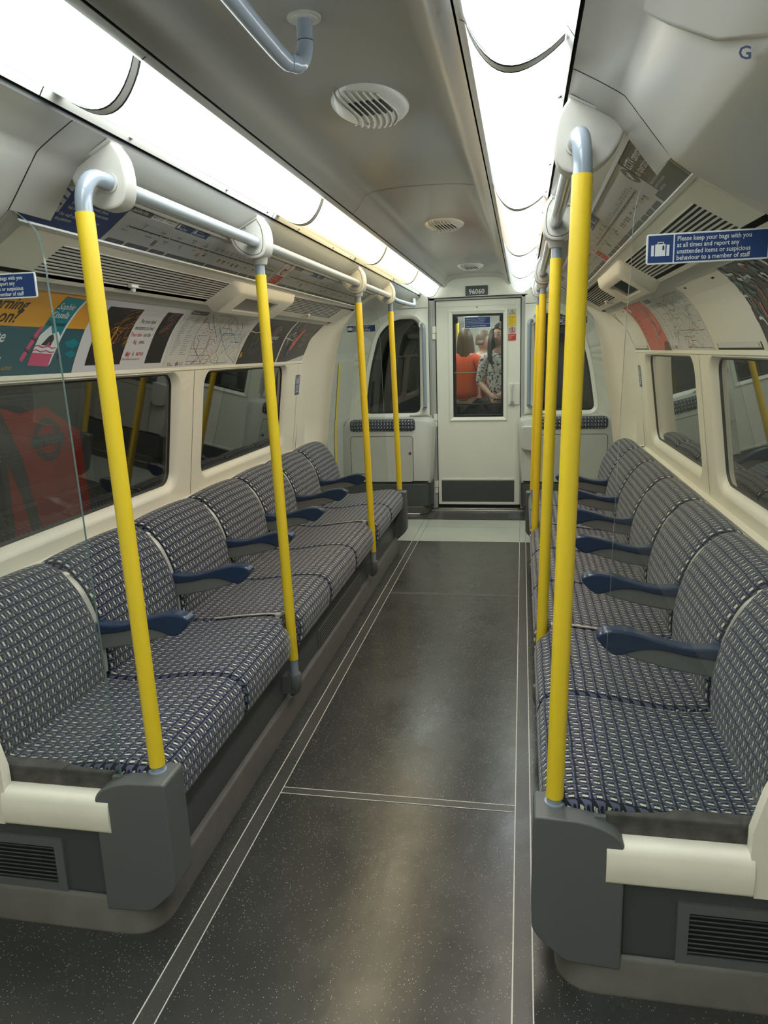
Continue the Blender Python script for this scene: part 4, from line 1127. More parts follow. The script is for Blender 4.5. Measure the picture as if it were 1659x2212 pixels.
for s in (-1, 1):
    sd = SIDE[s]
    if s < 0:
        F, H = slope(s, MA, MB, 1.60, 5.14)
        d = D().rect(-.10, 0, .335, H, M['signblue'], 1).poly([(0, .05), (.10, .05), (.075, H), (0, H)], M['mapgrey'], 2)
        for k in range(3): d.line([(.02, .075 + k * .02), (.05, .085 + k * .02), (.085, .075 + k * .02)], .006, M['signblue'], 3)
        d.text('Unwell customers', .115, H - .034, .027, M['white'], 2, sc=.85).text('If a passenger is unwell, please', .115, H - .060, .0145, M['white'], 2, sc=.9).text('help them off the train at the next station', .115, H - .076, .0145, M['white'], 2, sc=.72)
        d.text('Our staff can take better care on', .105, H - .101, .0145, M['white'], 2, sc=.9).text('the platform', .105, H - .117, .0145, M['white'], 2, sc=.9)
        tag(d.build('information_panel', F), 'navy blue unwell customers panel on the left cove behind the nearest bracket', 'notice')
        segs = ((.340, 1.68, False), (1.82, 3.51, True)); stick = (1.685, 1.815)
    else:
        F, H = slope(s, MA, MB, 1.60, 5.14)
        T = 5.14 - 1.60
        a1, a0 = T, T - .30
        d = D().rect(a0 - .05, 0, a1 + .11, H, M['mapdark'], 1).rect(a0 - .062, .03, a0 + .004, H, M['mapgrey'], 2).rect(a0 - .062, 0, a0 - .048, .03, M['mapgrey'], 2)
        d.circ(a0 - .024, H - .042, .027, M['mapdark'], 3, 24)
        d.poly([(a0 - .040, H - .050), (a0 - .016, H - .028), (a0 - .008, H - .036), (a0 - .030, H - .058)], M['white2'], 4).line([(a0 - .038, H - .034), (a0 - .026, H - .046)], .004, M['white2'], 4)
        d.text('CCTV cameras', a0 + .016, H - .036, .031, M['white2'], 3, sc=.92, bold=.01).text('in operation', a0 + .016, H - .062, .031, M['white2'], 3, sc=.92, bold=.01)
        for k in range(3): d.text(('Images are being recorded for the', 'purpose of crime prevention', 'and public safety')[k], a0 + .016, .052 - k * .013, .012, M['white2'], 3, sc=.8)
        tag(d.build('information_panel', F), 'dark CCTV cameras in operation panel on the right cove', 'notice')
        segs = ((T - 1.46, T - .364, False), (.10, T - 1.60, True)); stick = (T - 1.595, T - 1.465)
    for k, (a, b, wn) in enumerate(segs):
        d = D(); diagram(d, b, H, a)
        tag(d.build('line_diagram', F), 'grey line diagram along the %s cove, %s' % (sd, ('nearer the camera', 'farther from the camera')[k]), 'map')
    a, b = stick
    d = D().rect(a, 0, b, H, M['white2'], 1).rect(a + .01, .006, b - .01, .060, M['red'], 2)
    c = (a + b) / 2; d.circ(c, H - .045, .036, M['red'], 2, r2=.030).line([(c - .022, H - .067), (c + .022, H - .023)], .005, M['red'], 4).rect(c - .020, H - .049, c + .014, H - .042, M['ink'], 3)
    for j in range(3): d.text(('No smoking', 'Maximum penalty', 'applies')[j], a + .016, .046 - j * .014, .0125, M['white'], 3, sc=.8)
    tag(d.build('prohibition_sticker', F), 'red and white no smoking sticker between the line diagrams, %s side' % sd, 'sticker')

    # air grilles with slider
    for k, (a, b) in enumerate(((1.83, 2.98), (3.80, 4.92))):
        r = thing('air_grille', 'pale slatted air grille over dark gaps, %s side, %s' % (sd, ('nearer the camera', 'beyond the display box')[k]), 'vent', 'ventilation grilles', loc=(s * .83, a, 1.72))
        A = Vector((.783, 1.757)); Bq = Vector((.884, 1.698)); dd = Bq - A; nn = Vector((-dd.y, dd.x)).normalized()
        if nn.y < 0: nn = -nn
        up = lambda t, o: (A + dd * t + nn * o)
        g = G()
        q0, q1 = up(-.02, .020), up(1.02, .020); q2, q3 = up(0, 0), up(1, 0)
        g.sheet([[(q2.x, y, q2.y), (q0.x, y, q0.y), (q1.x, y, q1.y), (q3.x, y, q3.y)] for y in (a, b)])
        g.add([(q.x, y, q.y) for y in (a, b) for q in (q2, q0, q1, q3)], [(0, 1, 2, 3), (4, 5, 6, 7)])
        g.build('grille_recess', 'black_grille', r, sx=s, smooth=0)
        n = 9; g = G()
        for i in range(1, n):
            t = i / n; p = [up(t - .026, .0), up(t + .020, .0), up(t + .022, .003), up(t - .022, .004)]
            g.extr([tuple(q) for q in p], a, b, 'y')
        p = [up(.985, -.001), up(1.012, -.001), up(1.012, .012), up(.985, .012)]; g.extr([tuple(q) for q in p], a, b, 'y')
        p = [up(-.01, -.002), up(.012, -.002), up(.012, .01), up(-.01, .01)]; g.extr([tuple(q) for q in p], a, b, 'y')
        g.build('grille_slats', 'slat', r, sx=s, smooth=0)
        ks = 2.335 if k == 0 else 4.40
        p = up(.93, -.008)
        kn = G().box(p.x - .009, p.x + .008, ks - .022, ks + .022, p.y - .002, p.y + .010).disc((p.x, ks, p.y - .002), .009, (.35, 0, -.93), .012, 14)
        kn.build('vent_slider', 'speaker', r, sx=s, smooth=40, bevel=.002)
        F2, H2 = slope(s, (.884, 1.698), (.915, 1.680), a, b)
        aa = (ks - a) if s < 0 else (b - ks)
        D().text('<Close  Ventilation  Open>', aa, .012, .0125, M['ink'], 1, 'CENTER').build('vent_lettering', F2, r)
    # display box between the grilles
    r = thing('display_box', 'cream box with a small dark display, under the %s cove' % sd, 'display', loc=(s * .84, 3.0, 1.7))
    O = [(.762, 1.770), (.770, 1.735), (.780, 1.722), (.895, 1.652), (.912, 1.655), (.922, 1.676)]
    N = [(.762, 1.7695), (.775, 1.7615), (.79, 1.753), (.89, 1.6945), (.905, 1.686), (.915, 1.6805)]
    rows = [[(x, 2.965, z) for x, z in N]]
    for y, t in ((3.0, .25), (3.04, .72), (3.06, 1), (3.08, 1.0)): rows.append([(lerp(p, q, t)[0], y, lerp(p, q, t)[1]) for p, q in zip(N, O)])
    # opening for the display between y 3.20 and 3.60
    rows2 = [[(x, y, z) for x, z in O] for y in (3.08, 3.18)]
    rows3 = [[(x, y, z) for x, z in O] for y in (3.62, 3.78, 3.792)] + [[(x, 3.80, z) for x, z in N]]
    g = G().sheet(rows).sheet(rows2).sheet(rows3)
    pa, pb = Vector((.780, 1.722)), Vector((.895, 1.652)); sl = pb - pa
    e1 = pa + sl * .16; e2 = pa + sl * .84
    for y0_, y1_ in ((3.18, 3.62),):
        g.sheet([[(x, y, z) for x, z in O[:3] + [tuple(e1)]] for y in (y0_, y1_)]); g.sheet([[(x, y, z) for x, z in [tuple(e2)] + O[3:]] for y in (y0_, y1_)])
    nn = Vector((.52, .855)) * .012
    f1, f2 = e1 + nn, e2 + nn
    g.sheet([[(e1.x, 3.18, e1.y), (e1.x, 3.62, e1.y), (e2.x, 3.62, e2.y), (e2.x, 3.18, e2.y)], [(f1.x, 3.19, f1.y), (f1.x, 3.61, f1.y), (f2.x, 3.61, f2.y), (f2.x, 3.19, f2.y)]], 0, True)
    g.build('display_housing', 'cream', r, sx=s, smooth=35)
    nn = Vector((.52, .855)) * .010; f1, f2 = e1 + nn, e2 + nn; h2 = nn * .4
    G().add([(f1.x, 3.185, f1.y), (f1.x, 3.615, f1.y), (f2.x, 3.615, f2.y), (f2.x, 3.185, f2.y)] + [(f1.x + h2.x, 3.185, f1.y + h2.y), (f1.x + h2.x, 3.615, f1.y + h2.y), (f2.x + h2.x, 3.615, f2.y + h2.y), (f2.x + h2.x, 3.185, f2.y + h2.y)],
            [(0, 1, 2, 3), (4, 5, 6, 7), (0, 1, 5, 4), (1, 2, 6, 5), (2, 3, 7, 6), (3, 0, 4, 7)]).build('display_screen', 'screen', r, sx=s, smooth=0)

# ================================================================ POSTERS
PCr = PC[::-1]; PL = [0]
for p, q in zip(PCr, PCr[1:]): PL.append(PL[-1] + math.dist(p, q))
PH = PL[-1]
def curve(s, y0, y1):
    def F(a, b, o=0):
        b = max(-.01, min(PH + .01, b)); i = 0
        while i < len(PL) - 2 and PL[i + 1] < b: i += 1
        t = (b - PL[i]) / (PL[i + 1] - PL[i]); p = Vector(PCr[i]); q = Vector(PCr[i + 1]); d = (q - p).normalized(); n = Vector((-d.y, d.x))
        if n.x > 0: n = -n
        r = p + (q - p) * t + n * (o + .0008)
        return (s * r.x, (y0 + a) if s < 0 else (y1 - a), r.y)
    return F
def base(W, m, b0=0, b1=None):
    return D().rect(0, b0, W, PH if b1 is None else b1, M[m], 1, nb=14)
M['p_mustard'] = mat('poster_mustard', srgb(222, 158, 52), .4); M['p_teal'] = mat('poster_teal', srgb(52, 94, 104), .4)
M['p_turq'] = mat('poster_turquoise', srgb(28, 128, 140), .4); M['p_pink'] = mat('poster_pink', srgb(208, 84, 122), .4)
M['p_white'] = mat('poster_white', (.66, .65, .66), .38); M['p_black'] = mat('poster_black', (.018, .016, .016), .3)
M['p_coral'] = mat('poster_coral', srgb(206, 98, 88), .4); M['p_brown'] = mat('poster_brown', srgb(92, 58, 40), .4)
M['p_gold'] = mat('poster_gold', srgb(186, 132, 52), .4); M['p_map'] = mat('poster_map_paper', (.62, .62, .60), .35)
M['p_plum'] = mat('poster_plum', srgb(92, 66, 74), .35); M['p_sage'] = mat('poster_sage', srgb(92, 118, 108), .35); M['p_slate'] = mat('poster_slate', srgb(48, 46, 52), .3)
M['p_slate2'] = mat('poster_slate_blue', srgb(74, 84, 104), .3)
def strands(d, n, a0, a1, b0, b1, mats, l=3, w=.0018, seed=3, tilt=.6):
    r = random.Random(seed)
    for i in range(n):
        a = r.uniform(a0, a1); b = r.uniform(b0, b1); pts = [(a, b)]
        t = r.uniform(-.3, .3) + tilt
        for k in range(r.randint(2, 4)):
            t += r.uniform(-.5, .5); a += .014 * math.cos(t); b += .014 * math.sin(t)
            pts.append((min(max(a, a0), a1), min(max(b, b0), b1)))
        d.line(pts, w * r.uniform(.6, 1.8), M[mats[r.randrange(len(mats))]], l + (i % 3) * .2)
def netmap(d, W, seed=2):
    """a pale network map: index columns at the left, coloured routes at 45 and 90 degrees"""
    r = random.Random(seed)
    d.rect(.028, PH - .034, .20, PH - .010, M['mapdark'], 2).text('Tube map', .034, PH - .028, .018, M['white2'], 3)
    for c in range(2):
        for k in range(22):
            b = PH - .045 - k * .0092
            if b < .045: break
            d.line([(.030 + c * .085, b), (.030 + c * .085 + r.uniform(.02, .065), b)], .0022, M['inkgrey'], 2)
    cs = ['red', 'inkblue', 'inkgreen', 'mapdark', 'inkpurple', 'ink', 'inkorange', 'inkgrey', 'inkblue', 'mapdark', 'redsoft', 'inkgreen']
    a0, a1, b0, b1 = .215, W - .02, .015, PH - .02
    for i in range(46):
        a = r.uniform(a0, a1); b = r.uniform(b0, b1); pts = [(a, b)]; k = r.randrange(8)
        for j in range(r.randint(2, 5)):
            L = r.uniform(.03, .12) * (1 if i > 6 else 1.8); k += r.choice((-1, 0, 0, 1))
            a += L * math.cos(k * PI / 4); b += L * math.sin(k * PI / 4) * .6
            a = min(max(a, a0), a1); b = min(max(b, b0), b1); pts.append((a, b))
        d.line(pts, .0021, M[cs[i % 12]], 2 + .02 * i)
    for i in range(230):
        a = r.uniform(a0, a1 - .01); b = r.uniform(b0, b1)
        d.line([(a, b), (a + r.uniform(.006, .016), b)], .0016, M['inkgrey'], 3.2)
    d.circ(.125, .020, .011, M['red'], 3, r2=.0075).rect(.111, .0175, .139, .0225, M['signblue'], 4)
    d.text('MAYOR', .032, .020, .009, M['ink'], 3).text('OF LONDON', .032, .011, .009, M['ink'], 3).text('TRANSPORT', .145, .022, .008, M['ink'], 3, sc=.8).text('FOR LONDON', .145, .013, .008, M['ink'], 3, sc=.8)

# left wall, near to far
D.strip = .016
W = 2.335 - 1.50
d = base(W, 'p_teal', 0, PH * .545); d.rect(0, PH * .545, W, PH, M['p_mustard'], 1, nb=8)
d.text('morning', .295, PH * .735, .060, M['ink'], 3, shear=.25, sc=.92, bold=.012).text('on?', .385, PH * .585, .064, M['ink'], 3, shear=.25, sc=.92, bold=.012)
d.text('Namaste', .265, PH * .375, .055, M['white'], 3, shear=.22, sc=.92, bold=.012).text('in bed...', .285, PH * .195, .055, M['white'], 3, shear=.2, bold=.012).text('EBOOK AND AUDIO', .375, PH * .075, .0165, M['p_mustard'], 3, shear=.2, sc=.9)
bk = [(.585, .036), (.690, .030), (.735, .283), (.628, .289)]
d.poly([(.690, .030), (.700, .040), (.747, .280), (.735, .283)], M['white'], 2)
def bkp(u, v): a = lerp(bk[0], bk[1], u); b = lerp(bk[3], bk[2], u); return lerp(a, b, v)
d.poly([bkp(0, 0), bkp(1, 0), bkp(1, .17), bkp(0, .17)], M['p_pink'], 3).poly([bkp(0, .17), bkp(1, .17), bkp(1, .42), bkp(.8, .48), bkp(.55, .44), bkp(.3, .55), bkp(0, .40)], M['white'], 3).poly([bkp(0, .40), bkp(.3, .55), bkp(.55, .44), bkp(.8, .48), bkp(1, .42), bkp(1, 1), bkp(0, 1)], M['p_turq'], 3)
for v in (.20, .26): d.line([bkp(k / 8, v + .012 * math.sin(k * 1.6)) for k in range(9)], .0045, M['p_pink'], 4)
d.poly([bkp(.25, .28), bkp(.72, .28), bkp(.75, .38), bkp(.6, .44), bkp(.45, .41)], M['ink'], 4).poly([bkp(.48, .28), bkp(.66, .28), bkp(.58, .34)], M['p_pink'], 5)
d.text('Sophie', .622, .237, .036, M['white'], 5, shear=.3, sc=.86, bold=.008).text('Kinsella', .612, .203, .036, M['white'], 5, shear=.3, sc=.80, bold=.008).text('The Burnout', .606, .173, .025, M['ink'], 5, shear=.3, sc=.78, bold=.008)
for k in range(3): d.poly([(.540 + .017 * k, .055 + .040 * k), (.557 + .017 * k, .047 + .040 * k), (.574 + .017 * k, .083 + .040 * k), (.557 + .017 * k, .091 + .040 * k)], M['p_pink'], 2)
d.line([(.552, .088), (.576, .078)], .005, M['ink'], 3).line([(.569, .128), (.593, .118)], .005, M['ink'], 3)
d.poly([(.745, .115), (.79, .130), (.83, .112), (.80, .095), (.765, .098)], M['p_turq'], 2).poly([(.76, .075), (.80, .088), (.832, .070), (.80, .058)], M['p_turq'], 2)
d.poly([(.722, .076), (.738, .080), (.742, .058), (.726, .054)], M['ink'], 3)
tag(d.build('advert_poster', curve(-1, 1.50, 0)), 'mustard and teal advert with a book, upper left wall beside the nearest pole', 'poster', 'advertising posters on the left wall' if 0 else None)
W = 3.0 - 2.335
d = base(W, 'p_white')
d.rect(.066, .028, .300, .268, M['p_black'], 2, nb=8); strands(d, 70, .16, .298, .10, .262, ['p_brown', 'p_gold', 'p_brown'], seed=4); strands(d, 22, .10, .24, .03, .18, ['p_gold', 'p_brown', 'inkorange'], seed=9, tilt=1.2)
d.poly([(.16, .07), (.172, .07), (.20, .17), (.195, .19)], M['p_gold'], 5)
d.rect(.492, .028, .632, .268, M['p_black'], 2, nb=8); strands(d, 60, .52, .60, .15, .262, ['p_brown', 'redsoft', 'p_brown', 'inkgrey'], seed=5)
d.text('Put your little', .395, .205, .026, M['ink'], 3, 'CENTER', sc=.82).text('monsters to bed.', .393, .175, .026, M['ink'], 3, 'CENTER', sc=.82)
d.text('Then take', .308, .145, .026, M['red'], 3, sc=.82).text('on the', .408, .145, .026, M['ink'], 3, sc=.82).text('big', .35, .115, .026, M['red'], 3, sc=.82).text('ones.', .392, .115, .026, M['ink'], 3, sc=.82)
d.text('sky', .322, .062, .030, M['red'], 3, sc=.85, bold=.02).text('&', .372, .062, .026, M['inkgrey'], 3).text('NETFLIX', .402, .063, .021, M['red'], 3, sc=.72, bold=.015).text('£26 a month. Go to sky.com', .305, .045, .013, M['redsoft'], 3, sc=.9)
tag(d.build('advert_poster', curve(-1, 2.335, 3.0)), 'white advert reading Put your little monsters to bed, between two dark pictures', 'poster')
W = 3.83 - 3.0
d = base(W, 'p_map'); netmap(d, W); tag(d.build('route_map_poster', curve(-1, 3.0, 3.83)), 'pale network map poster on the left wall above the window pillar', 'poster')
W = 4.507 - 3.83
d = base(W, 'p_black'); d.poly([(0, 0), (.012, 0), (.05, PH), (0, PH)], M['p_map'], 2); strands(d, 60, .10, .33, .05, .27, ['p_brown', 'p_slate', 'p_plum', 'inkgrey'], seed=12, tilt=1.3, w=.003)
d.line([(.02, .205), (.12, .195), (.20, .20)], .005, M['p_map'], 4); d.poly([(.025, .04), (.06, .045), (.055, .075), (.035, .07)], M['p_gold'], 4); d.circ(.44, .21, .05, M['p_plum'], 2, sa=1.2).line([(.40, .16), (.46, .25), (.52, .22)], .012, M['inkgrey'], 3)
for k, tx in enumerate(('YOU DO NOT', 'HAVE TO', 'HIDE IT')): d.text(tx, .37, .155 - k * .032, .030, M['white2'], 4, sc=.9, bold=.02)
tag(d.build('advert_poster', curve(-1, 3.83, 4.507)), 'black advert with block capitals, behind the second pole', 'poster')
W = 5.13 - 4.507
d = base(W, 'p_slate'); d.poly([(0, 0), (.02, 0), (.03, PH), (0, PH)], M['p_map'], 2).poly([(.20, 0), (W, 0), (W, .055)], M['p_map'], 2)
strands(d, 50, .05, .28, .12, .29, ['p_slate2', 'inkgrey', 'p_plum', 'p_map'], seed=21, tilt=1.0, w=.005); d.poly([(.18, .09), (.22, .08), (.33, .24), (.28, .25)], M['p_coral'], 5); d.poly([(.14, .05), (.19, .05), (.20, .13), (.16, .12)], M['p_slate2'], 5); d.line([(.02, .17), (.17, .155)], .006, M['p_map'], 6)
for k, tx in enumerate(('KEEP', 'YOUR', 'GRIP')): d.text(tx, .35, .19 - k * .04, .038, M['inkgrey'], 4, sc=1.1, bold=.02)
tag(d.build('advert_poster', curve(-1, 4.507, 5.13)), 'grey advert with a red streak, last poster on the left wall', 'poster')
# right wall
def blank(y0, y1, lab):
    W = y1 - y0; d = base(W, 'cream'); d.rect(.05, .006, W - .05, .034, M['black_grille'], 2).rect(.055, .014, W - .06, .034, M['slat'], 3)
    d.circ(.07, .024, .007, M['steel'], 4, 10).circ(W - .08, .024, .007, M['steel'], 4, 10)
    d.rect(.10, PH - .030, .135, PH - .022, M['black_grille'], 2).rect(W - .14, PH - .030, W - .105, PH - .022, M['black_grille'], 2)
    tag(d.build('poster_holder', curve(1, y0, y1)), lab, 'poster frame')
blank(2.40, 3.04, 'empty cream poster holder above the near right window'); blank(4.515, 5.13, 'empty cream poster holder at the far end of the right wall')
W = 3.88 - 3.04
d = base(W, 'p_map'); netmap(d, W, 8); tag(d.build('route_map_poster', curve(1, 3.04, 3.88)), 'pale network map poster on the right wall', 'poster')
W = 4.51 - 3.88
d = base(W, 'p_coral'); d.poly([(W - .20, 0), (W, 0), (W, .05), (W - .12, .05)], M['p_brown'], 2); strands(d, 26, W - .26, W - .05, .02, .28, ['p_map', 'p_brown', 'p_map'], seed=31, tilt=1.5, w=.006)
d.rect(.06, PH - .05, .13, PH - .025, M['white'], 2)
for k in range(5): d.text(('Imagine a', 'warmer way', 'to spend', 'your winter', 'by the sea')[k], .06, PH * .68 - k * .026, .024, M['ink'], 3, sc=.8)
d.rect(.05, .055, .08, .070, M['p_turq'], 3)
tag(d.build('advert_poster', curve(1, 3.88, 4.51)), 'coral red advert on the right wall beside the network map', 'poster')
W = 2.395 - 1.50
d = base(W, 'p_slate'); strands(d, 170, 0, W, 0, PH, ['p_plum', 'p_sage', 'p_coral', 'p_map', 'p_slate', 'p_slate2', 'p_plum'], seed=41, tilt=2.3, w=.007); strands(d, 40, 0, W * .5, .15, PH, ['p_sage', 'p_map'], l=4, seed=42, tilt=2.6, w=.009)
tag(d.build('advert_poster', curve(1, 1.50, 2.395)), 'dark streaky art poster at the right edge, behind the blue notice', 'poster')
D.strip = None
# pale dividers between posters
for s, ys in ((-1, (2.335, 3.0, 3.83, 4.507)), (1, (2.3975, 3.04, 3.88, 4.5125))):
    for y in ys:
        F = curve(s, y - .004, y + .004); D().rect(0, 0, .008, PH, M['slat'], 3, nb=14).build('poster_divider', F)
        o = COL.objects[-1]; struct(o); o.name = 'trim_11_poster_divider'
# seat priority stickers on the far wall panels
for s in (-1, 1):
    def F(a, b, o=0, s=s):
        p = FW(a, b, -.0008 - o); return (s * p[0], a if s < 0 else (5.025 + 5.025 - a), p[2])
    d = D().rect(4.975, 1.187, 5.075, 1.325, M['signblue'], 1)
    for k in range(3):
        a = 4.99 + k * .028; d.rect(a, 1.265, a + .012, 1.303, M['white'], 2).circ(a + .006, 1.311, .006, M['white'], 2, 10)
    for k in range(4): d.line([(4.988, 1.247 - k * .013), (5.06, 1.247 - k * .013)], .0045, M['white'], 2)
    d.line([(4.975, 1.256), (5.075, 1.256)], .002, M['white'], 2)
    tag(d.build('priority_sticker', F), 'small blue priority seat sticker on the %s wall beyond the far window' % SIDE[s], 'sticker')

# ================================================================ CEILING FITTINGS
for k, y in enumerate((2.115, 4.045, 6.03)):
    r = thing('ceiling_speaker', 'white slotted speaker dome in the middle of the ceiling, %s' % ('nearest the camera', 'second from the camera', 'farthest, near the number plate')[k], 'speaker', 'ceiling speakers', loc=(0, y, 2.11))
    g = G(); rx, ry, h = .104, .165, .032; rows = []
    n = 40
    for q, zz in ((1.0, 0), (.985, -.005), (.93, -.012), (.82, -.019), (.65, -.025), (.45, -.029), (.22, -.0315), (.02, -.032)):
        rows.append([(rx * q * math.cos(2 * PI * j / n), y + ry * q * math.sin(2 * PI * j / n), 2.1125 + zz) for j in range(n)])
    g.sheet(rows, 0, True); g.f.append([7 * n + j for j in range(n)]); g.m.append(0)
    g.build('speaker_dome', 'speaker', r, smooth=60)
    def zs(x, yy):
        q = math.hypot(x / rx, (yy - y) / ry); return 2.1125 - .032 * math.sqrt(max(0, 1 - min(1, q) ** 2)) ** .8
    g = G(); g2 = G()
    for i in range(8):
        x = -.062 + i * .0165; m = ry * math.sqrt(1 - (x / rx) ** 2) * .93
        rb = []; 
        for j in range(15):
            yy = y - m + 2 * m * j / 14; xx = x + .030 * math.sin(PI * j / 14) - .012; q = math.hypot(xx / rx, (yy - y) / ry)
            rb.append((xx, yy, zs(xx, yy) - .0015))
        g.tube(rb, .0022, 6)
        if 1 <= i <= 6: g2.tube([(p[0] + .007, p[1], p[2] + .0010) for p in rb[2:7]], .0028, 6)
    g.build('speaker_ribs', 'speaker', r, smooth=60); g2.build('speaker_slots', 'black_grille', r, smooth=60)
    g = G().disc((-.018, y + .055, 2.090), .011, (0, 0, -1), .009, 16, 0).disc((-.018, y + .055, 2.083), .0075, (0, 0, -1), .003, 16, 1)
    g.build('speaker_sensor', ['speaker', 'inkgrey'], r)
# centre handle bar
r = thing('ceiling_grab_bar', 'blue-grey grab bar hanging from the middle of the ceiling', 'grab rail', loc=(-.03, 1.57, 2.11))
G().tube(smoothpts([(-.024, 1.57, 2.112), (-.024, 1.57, 2.080), (-.025, 1.568, 2.050), (-.032, 1.555, 2.025), (-.042, 1.53, 2.018), (-.052, 1.45, 2.016), (-.052, .9, 2.016), (-.052, .2, 2.016), (-.045, -.4, 2.018), (-.03, -.44, 2.05), (-.025, -.45, 2.112)], 5), .0165, 20).build('bar', 'bluegrey', r)
G().disc((-.024, 1.57, 2.1125), .034, (0, 0, -1), .004, 28).disc((-.024, 1.57, 2.1085), .026, (0, 0, -1), .003, 28).build('ceiling_collar', 'palegrey', r)
G().tube([(-.024, 1.57, 2.0690), (-.024, 1.57, 2.0675)], .0169, 20).build('bar_joint', 'rubber', r)
# handle in the far vestibule
r = thing('vestibule_grab_bar', 'blue-grey angled grab bar under the roof left of the headboard', 'grab rail', loc=(-.55, 5.9, 1.95))
G().tube(smoothpts([(-.575, 5.42, 1.905), (-.57, 5.50, 1.900), (-.56, 5.60, 1.870), (-.55, 5.72, 1.853), (-.525, 5.95, 1.846), (-.50, 6.28, 1.845), (-.50, 6.33, 1.856), (-.505, 6.34, 1.90)], 5), .0165, 16).build('bar', 'bluegrey', r)
# letter G over the side door
F, H = slope(1, (.585, 1.884), (.668, 1.777), 0, 1.47)
def FG(a, b, o=0):
    q = F(.4818 + a * .872 + b * .652, .0039 - a * .416 + b * .311, o + .0165); return q
t = D().text('G', 0, 0, .042, M['signblue'], 3, bold=.02); tag(t.build('door_letter', FG), 'dark blue capital G on the roof panel at the top right', 'lettering')

# ================================================================ OUTSIDE AND THE NEXT CARRIAGE
for s in (-1, 1):
    g = G().box(2.30, 2.40, -3, 7.5, -1.0, 3.0)
    struct(g.build('trim_12_tunnel_wall_' + SIDE[s], 'tunnel' if s < 0 else 'brown', sx=s, smooth=0))
# red roundel hoarding beyond the near left window
def FO(a, b, o=0): return (-2.2715 + o, a, b)
h = tag(G().box(-2.30, -2.272, 3.32, 4.15, .05, 1.30).build('platform_hoarding', 'dark', smooth=0), 'red hoarding with a roundel, seen dimly through the near left window', 'hoarding')
M['hred'] = mat('hoarding_red', (.48, .045, .03), .6, var=.3, vscale=8)
d = D().poly([(3.36, .30), (3.47, .10), (3.60, .10), (3.45, .75), (3.37, .95)], M['hred'], 1).poly([(3.37, 1.24), (3.52, 1.20), (3.75, 1.22), (4.05, 1.05), (4.08, .15), (3.70, .10), (3.60, .45), (3.50, .95)], M['hred'], 1)
d.circ(3.735, 1.035, .125, M['mapdark'], 3, 32, r2=.088).rect(3.585, 1.005, 3.885, 1.062, M['mapdark'], 5)
d.text('UNDERGROUND', 3.868, 1.016, .046, M['inkgrey'], 7, 'LEFT', sc=.80, mirror=True)
d.build('hoarding_print', FO, h, .0008)
L = bpy.data.lights.new('outside_fill', 'AREA'); L.energy = 26.0; L.size = .25; L.color = (1, .93, .82); L.shape = 'RECTANGLE'; L.size_y = 1.2  # added fill to light the red hoarding, stands for no visible lamp
lo = bpy.data.objects.new('outside_fill', L); COL.objects.link(lo); lo.location = (-1.55, 3.5, 2.6); lo.rotation_euler = (0, math.radians(-18), 0)
L = bpy.data.lights.new('outside_fill', 'AREA'); L.energy = 14.0; L.size = .25; L.color = (1, .85, .68); L.shape = 'RECTANGLE'; L.size_y = 2.0  # matching added fill outside the right-hand windows
lo = bpy.data.objects.new('outside_fill', L); COL.objects.link(lo); lo.location = (1.65, 2.6, 2.6); lo.rotation_euler = (0, math.radians(18), 0)

NY = 7.28     # end wall of the next carriage
nc = thing('next_carriage', 'brightly lit neighbouring carriage seen through the connecting door window', 'carriage', loc=(0, NY, 0))
g = G()
wn = [(-.235, .80), (.26, .80), (.26, 1.80), (-.235, 1.80)]
outer = [(-1.25, -.2), (1.25, -.2), (1.25, 1.6), (.8, 2.2), (-.8, 2.2), (-1.25, 1.6)]
holed(g, outer, wn, FE(NY), 0, 16); holed(g, outer, wn, FE(NY + .05), 1, 16)
rings(g, [[(a, y, b) for a, b in wn] for y in (NY, NY + .05)], 2)
g.build('carriage_end', ['dark', 'palegrey', 'rubber'], nc, smooth=0)
g = G().sheet([[(x, y, z) for x, z in ((-1.2, 0), (-1.18, .8), (-1.12, 1.4), (-.95, 1.7), (-.5, 1.95), (-.3, 2.03), (0, 2.12), (.3, 2.03), (.5, 1.95), (.95, 1.7), (1.12, 1.4), (1.18, .8), (1.2, 0))] for y in (NY + .05, 12.5)], 0)
g.box(-1.2, 1.2, 12.5, 12.52, 0, 2.15, 0)
g.build('carriage_shell', 'palegrey', nc, smooth=0)
G().box(-1.2, 1.2, NY + .05, 12.5, -.02, 0).build('carriage_floor', 'floor', nc, smooth=0)
for s in (-1, 1):
    for k in range(3):
        a = 7.6 + k * 1.6; G().sheet([[(x, y, z) for x, z in lamp_prof(1.0)] for y in (a, a + 1.55)]).build('carriage_light', LM['cool'], nc, sx=s)
    G().box(.50, 1.15, 9.0, 12.3, .1, .45).box(1.0, 1.18, 9.0, 12.3, .45, .82).build('carriage_seats', 'dark', nc, sx=s, bevel=.03)
    for y in (8.95, 10.6): G().tube([(.47, y, .3), (.50, y, 1.85)], .019, 16).build('carriage_pole', 'yellow', nc, sx=s)
G().box(-.24, .262, NY + .02, NY + .024, .80, 1.80).build('carriage_window', 'doorglass', nc, smooth=0)
# small dark brackets and the drop-light strap seen low in the window
g = G().box(-.20, -.12, NY - .03, NY, .975, .99).box(.13, .20, NY - .03, NY, .97, .99).box(-.235, .26, NY - .012, NY, .93, .945)
g.build('coupling_brackets', 'dark', nc, bevel=.004)

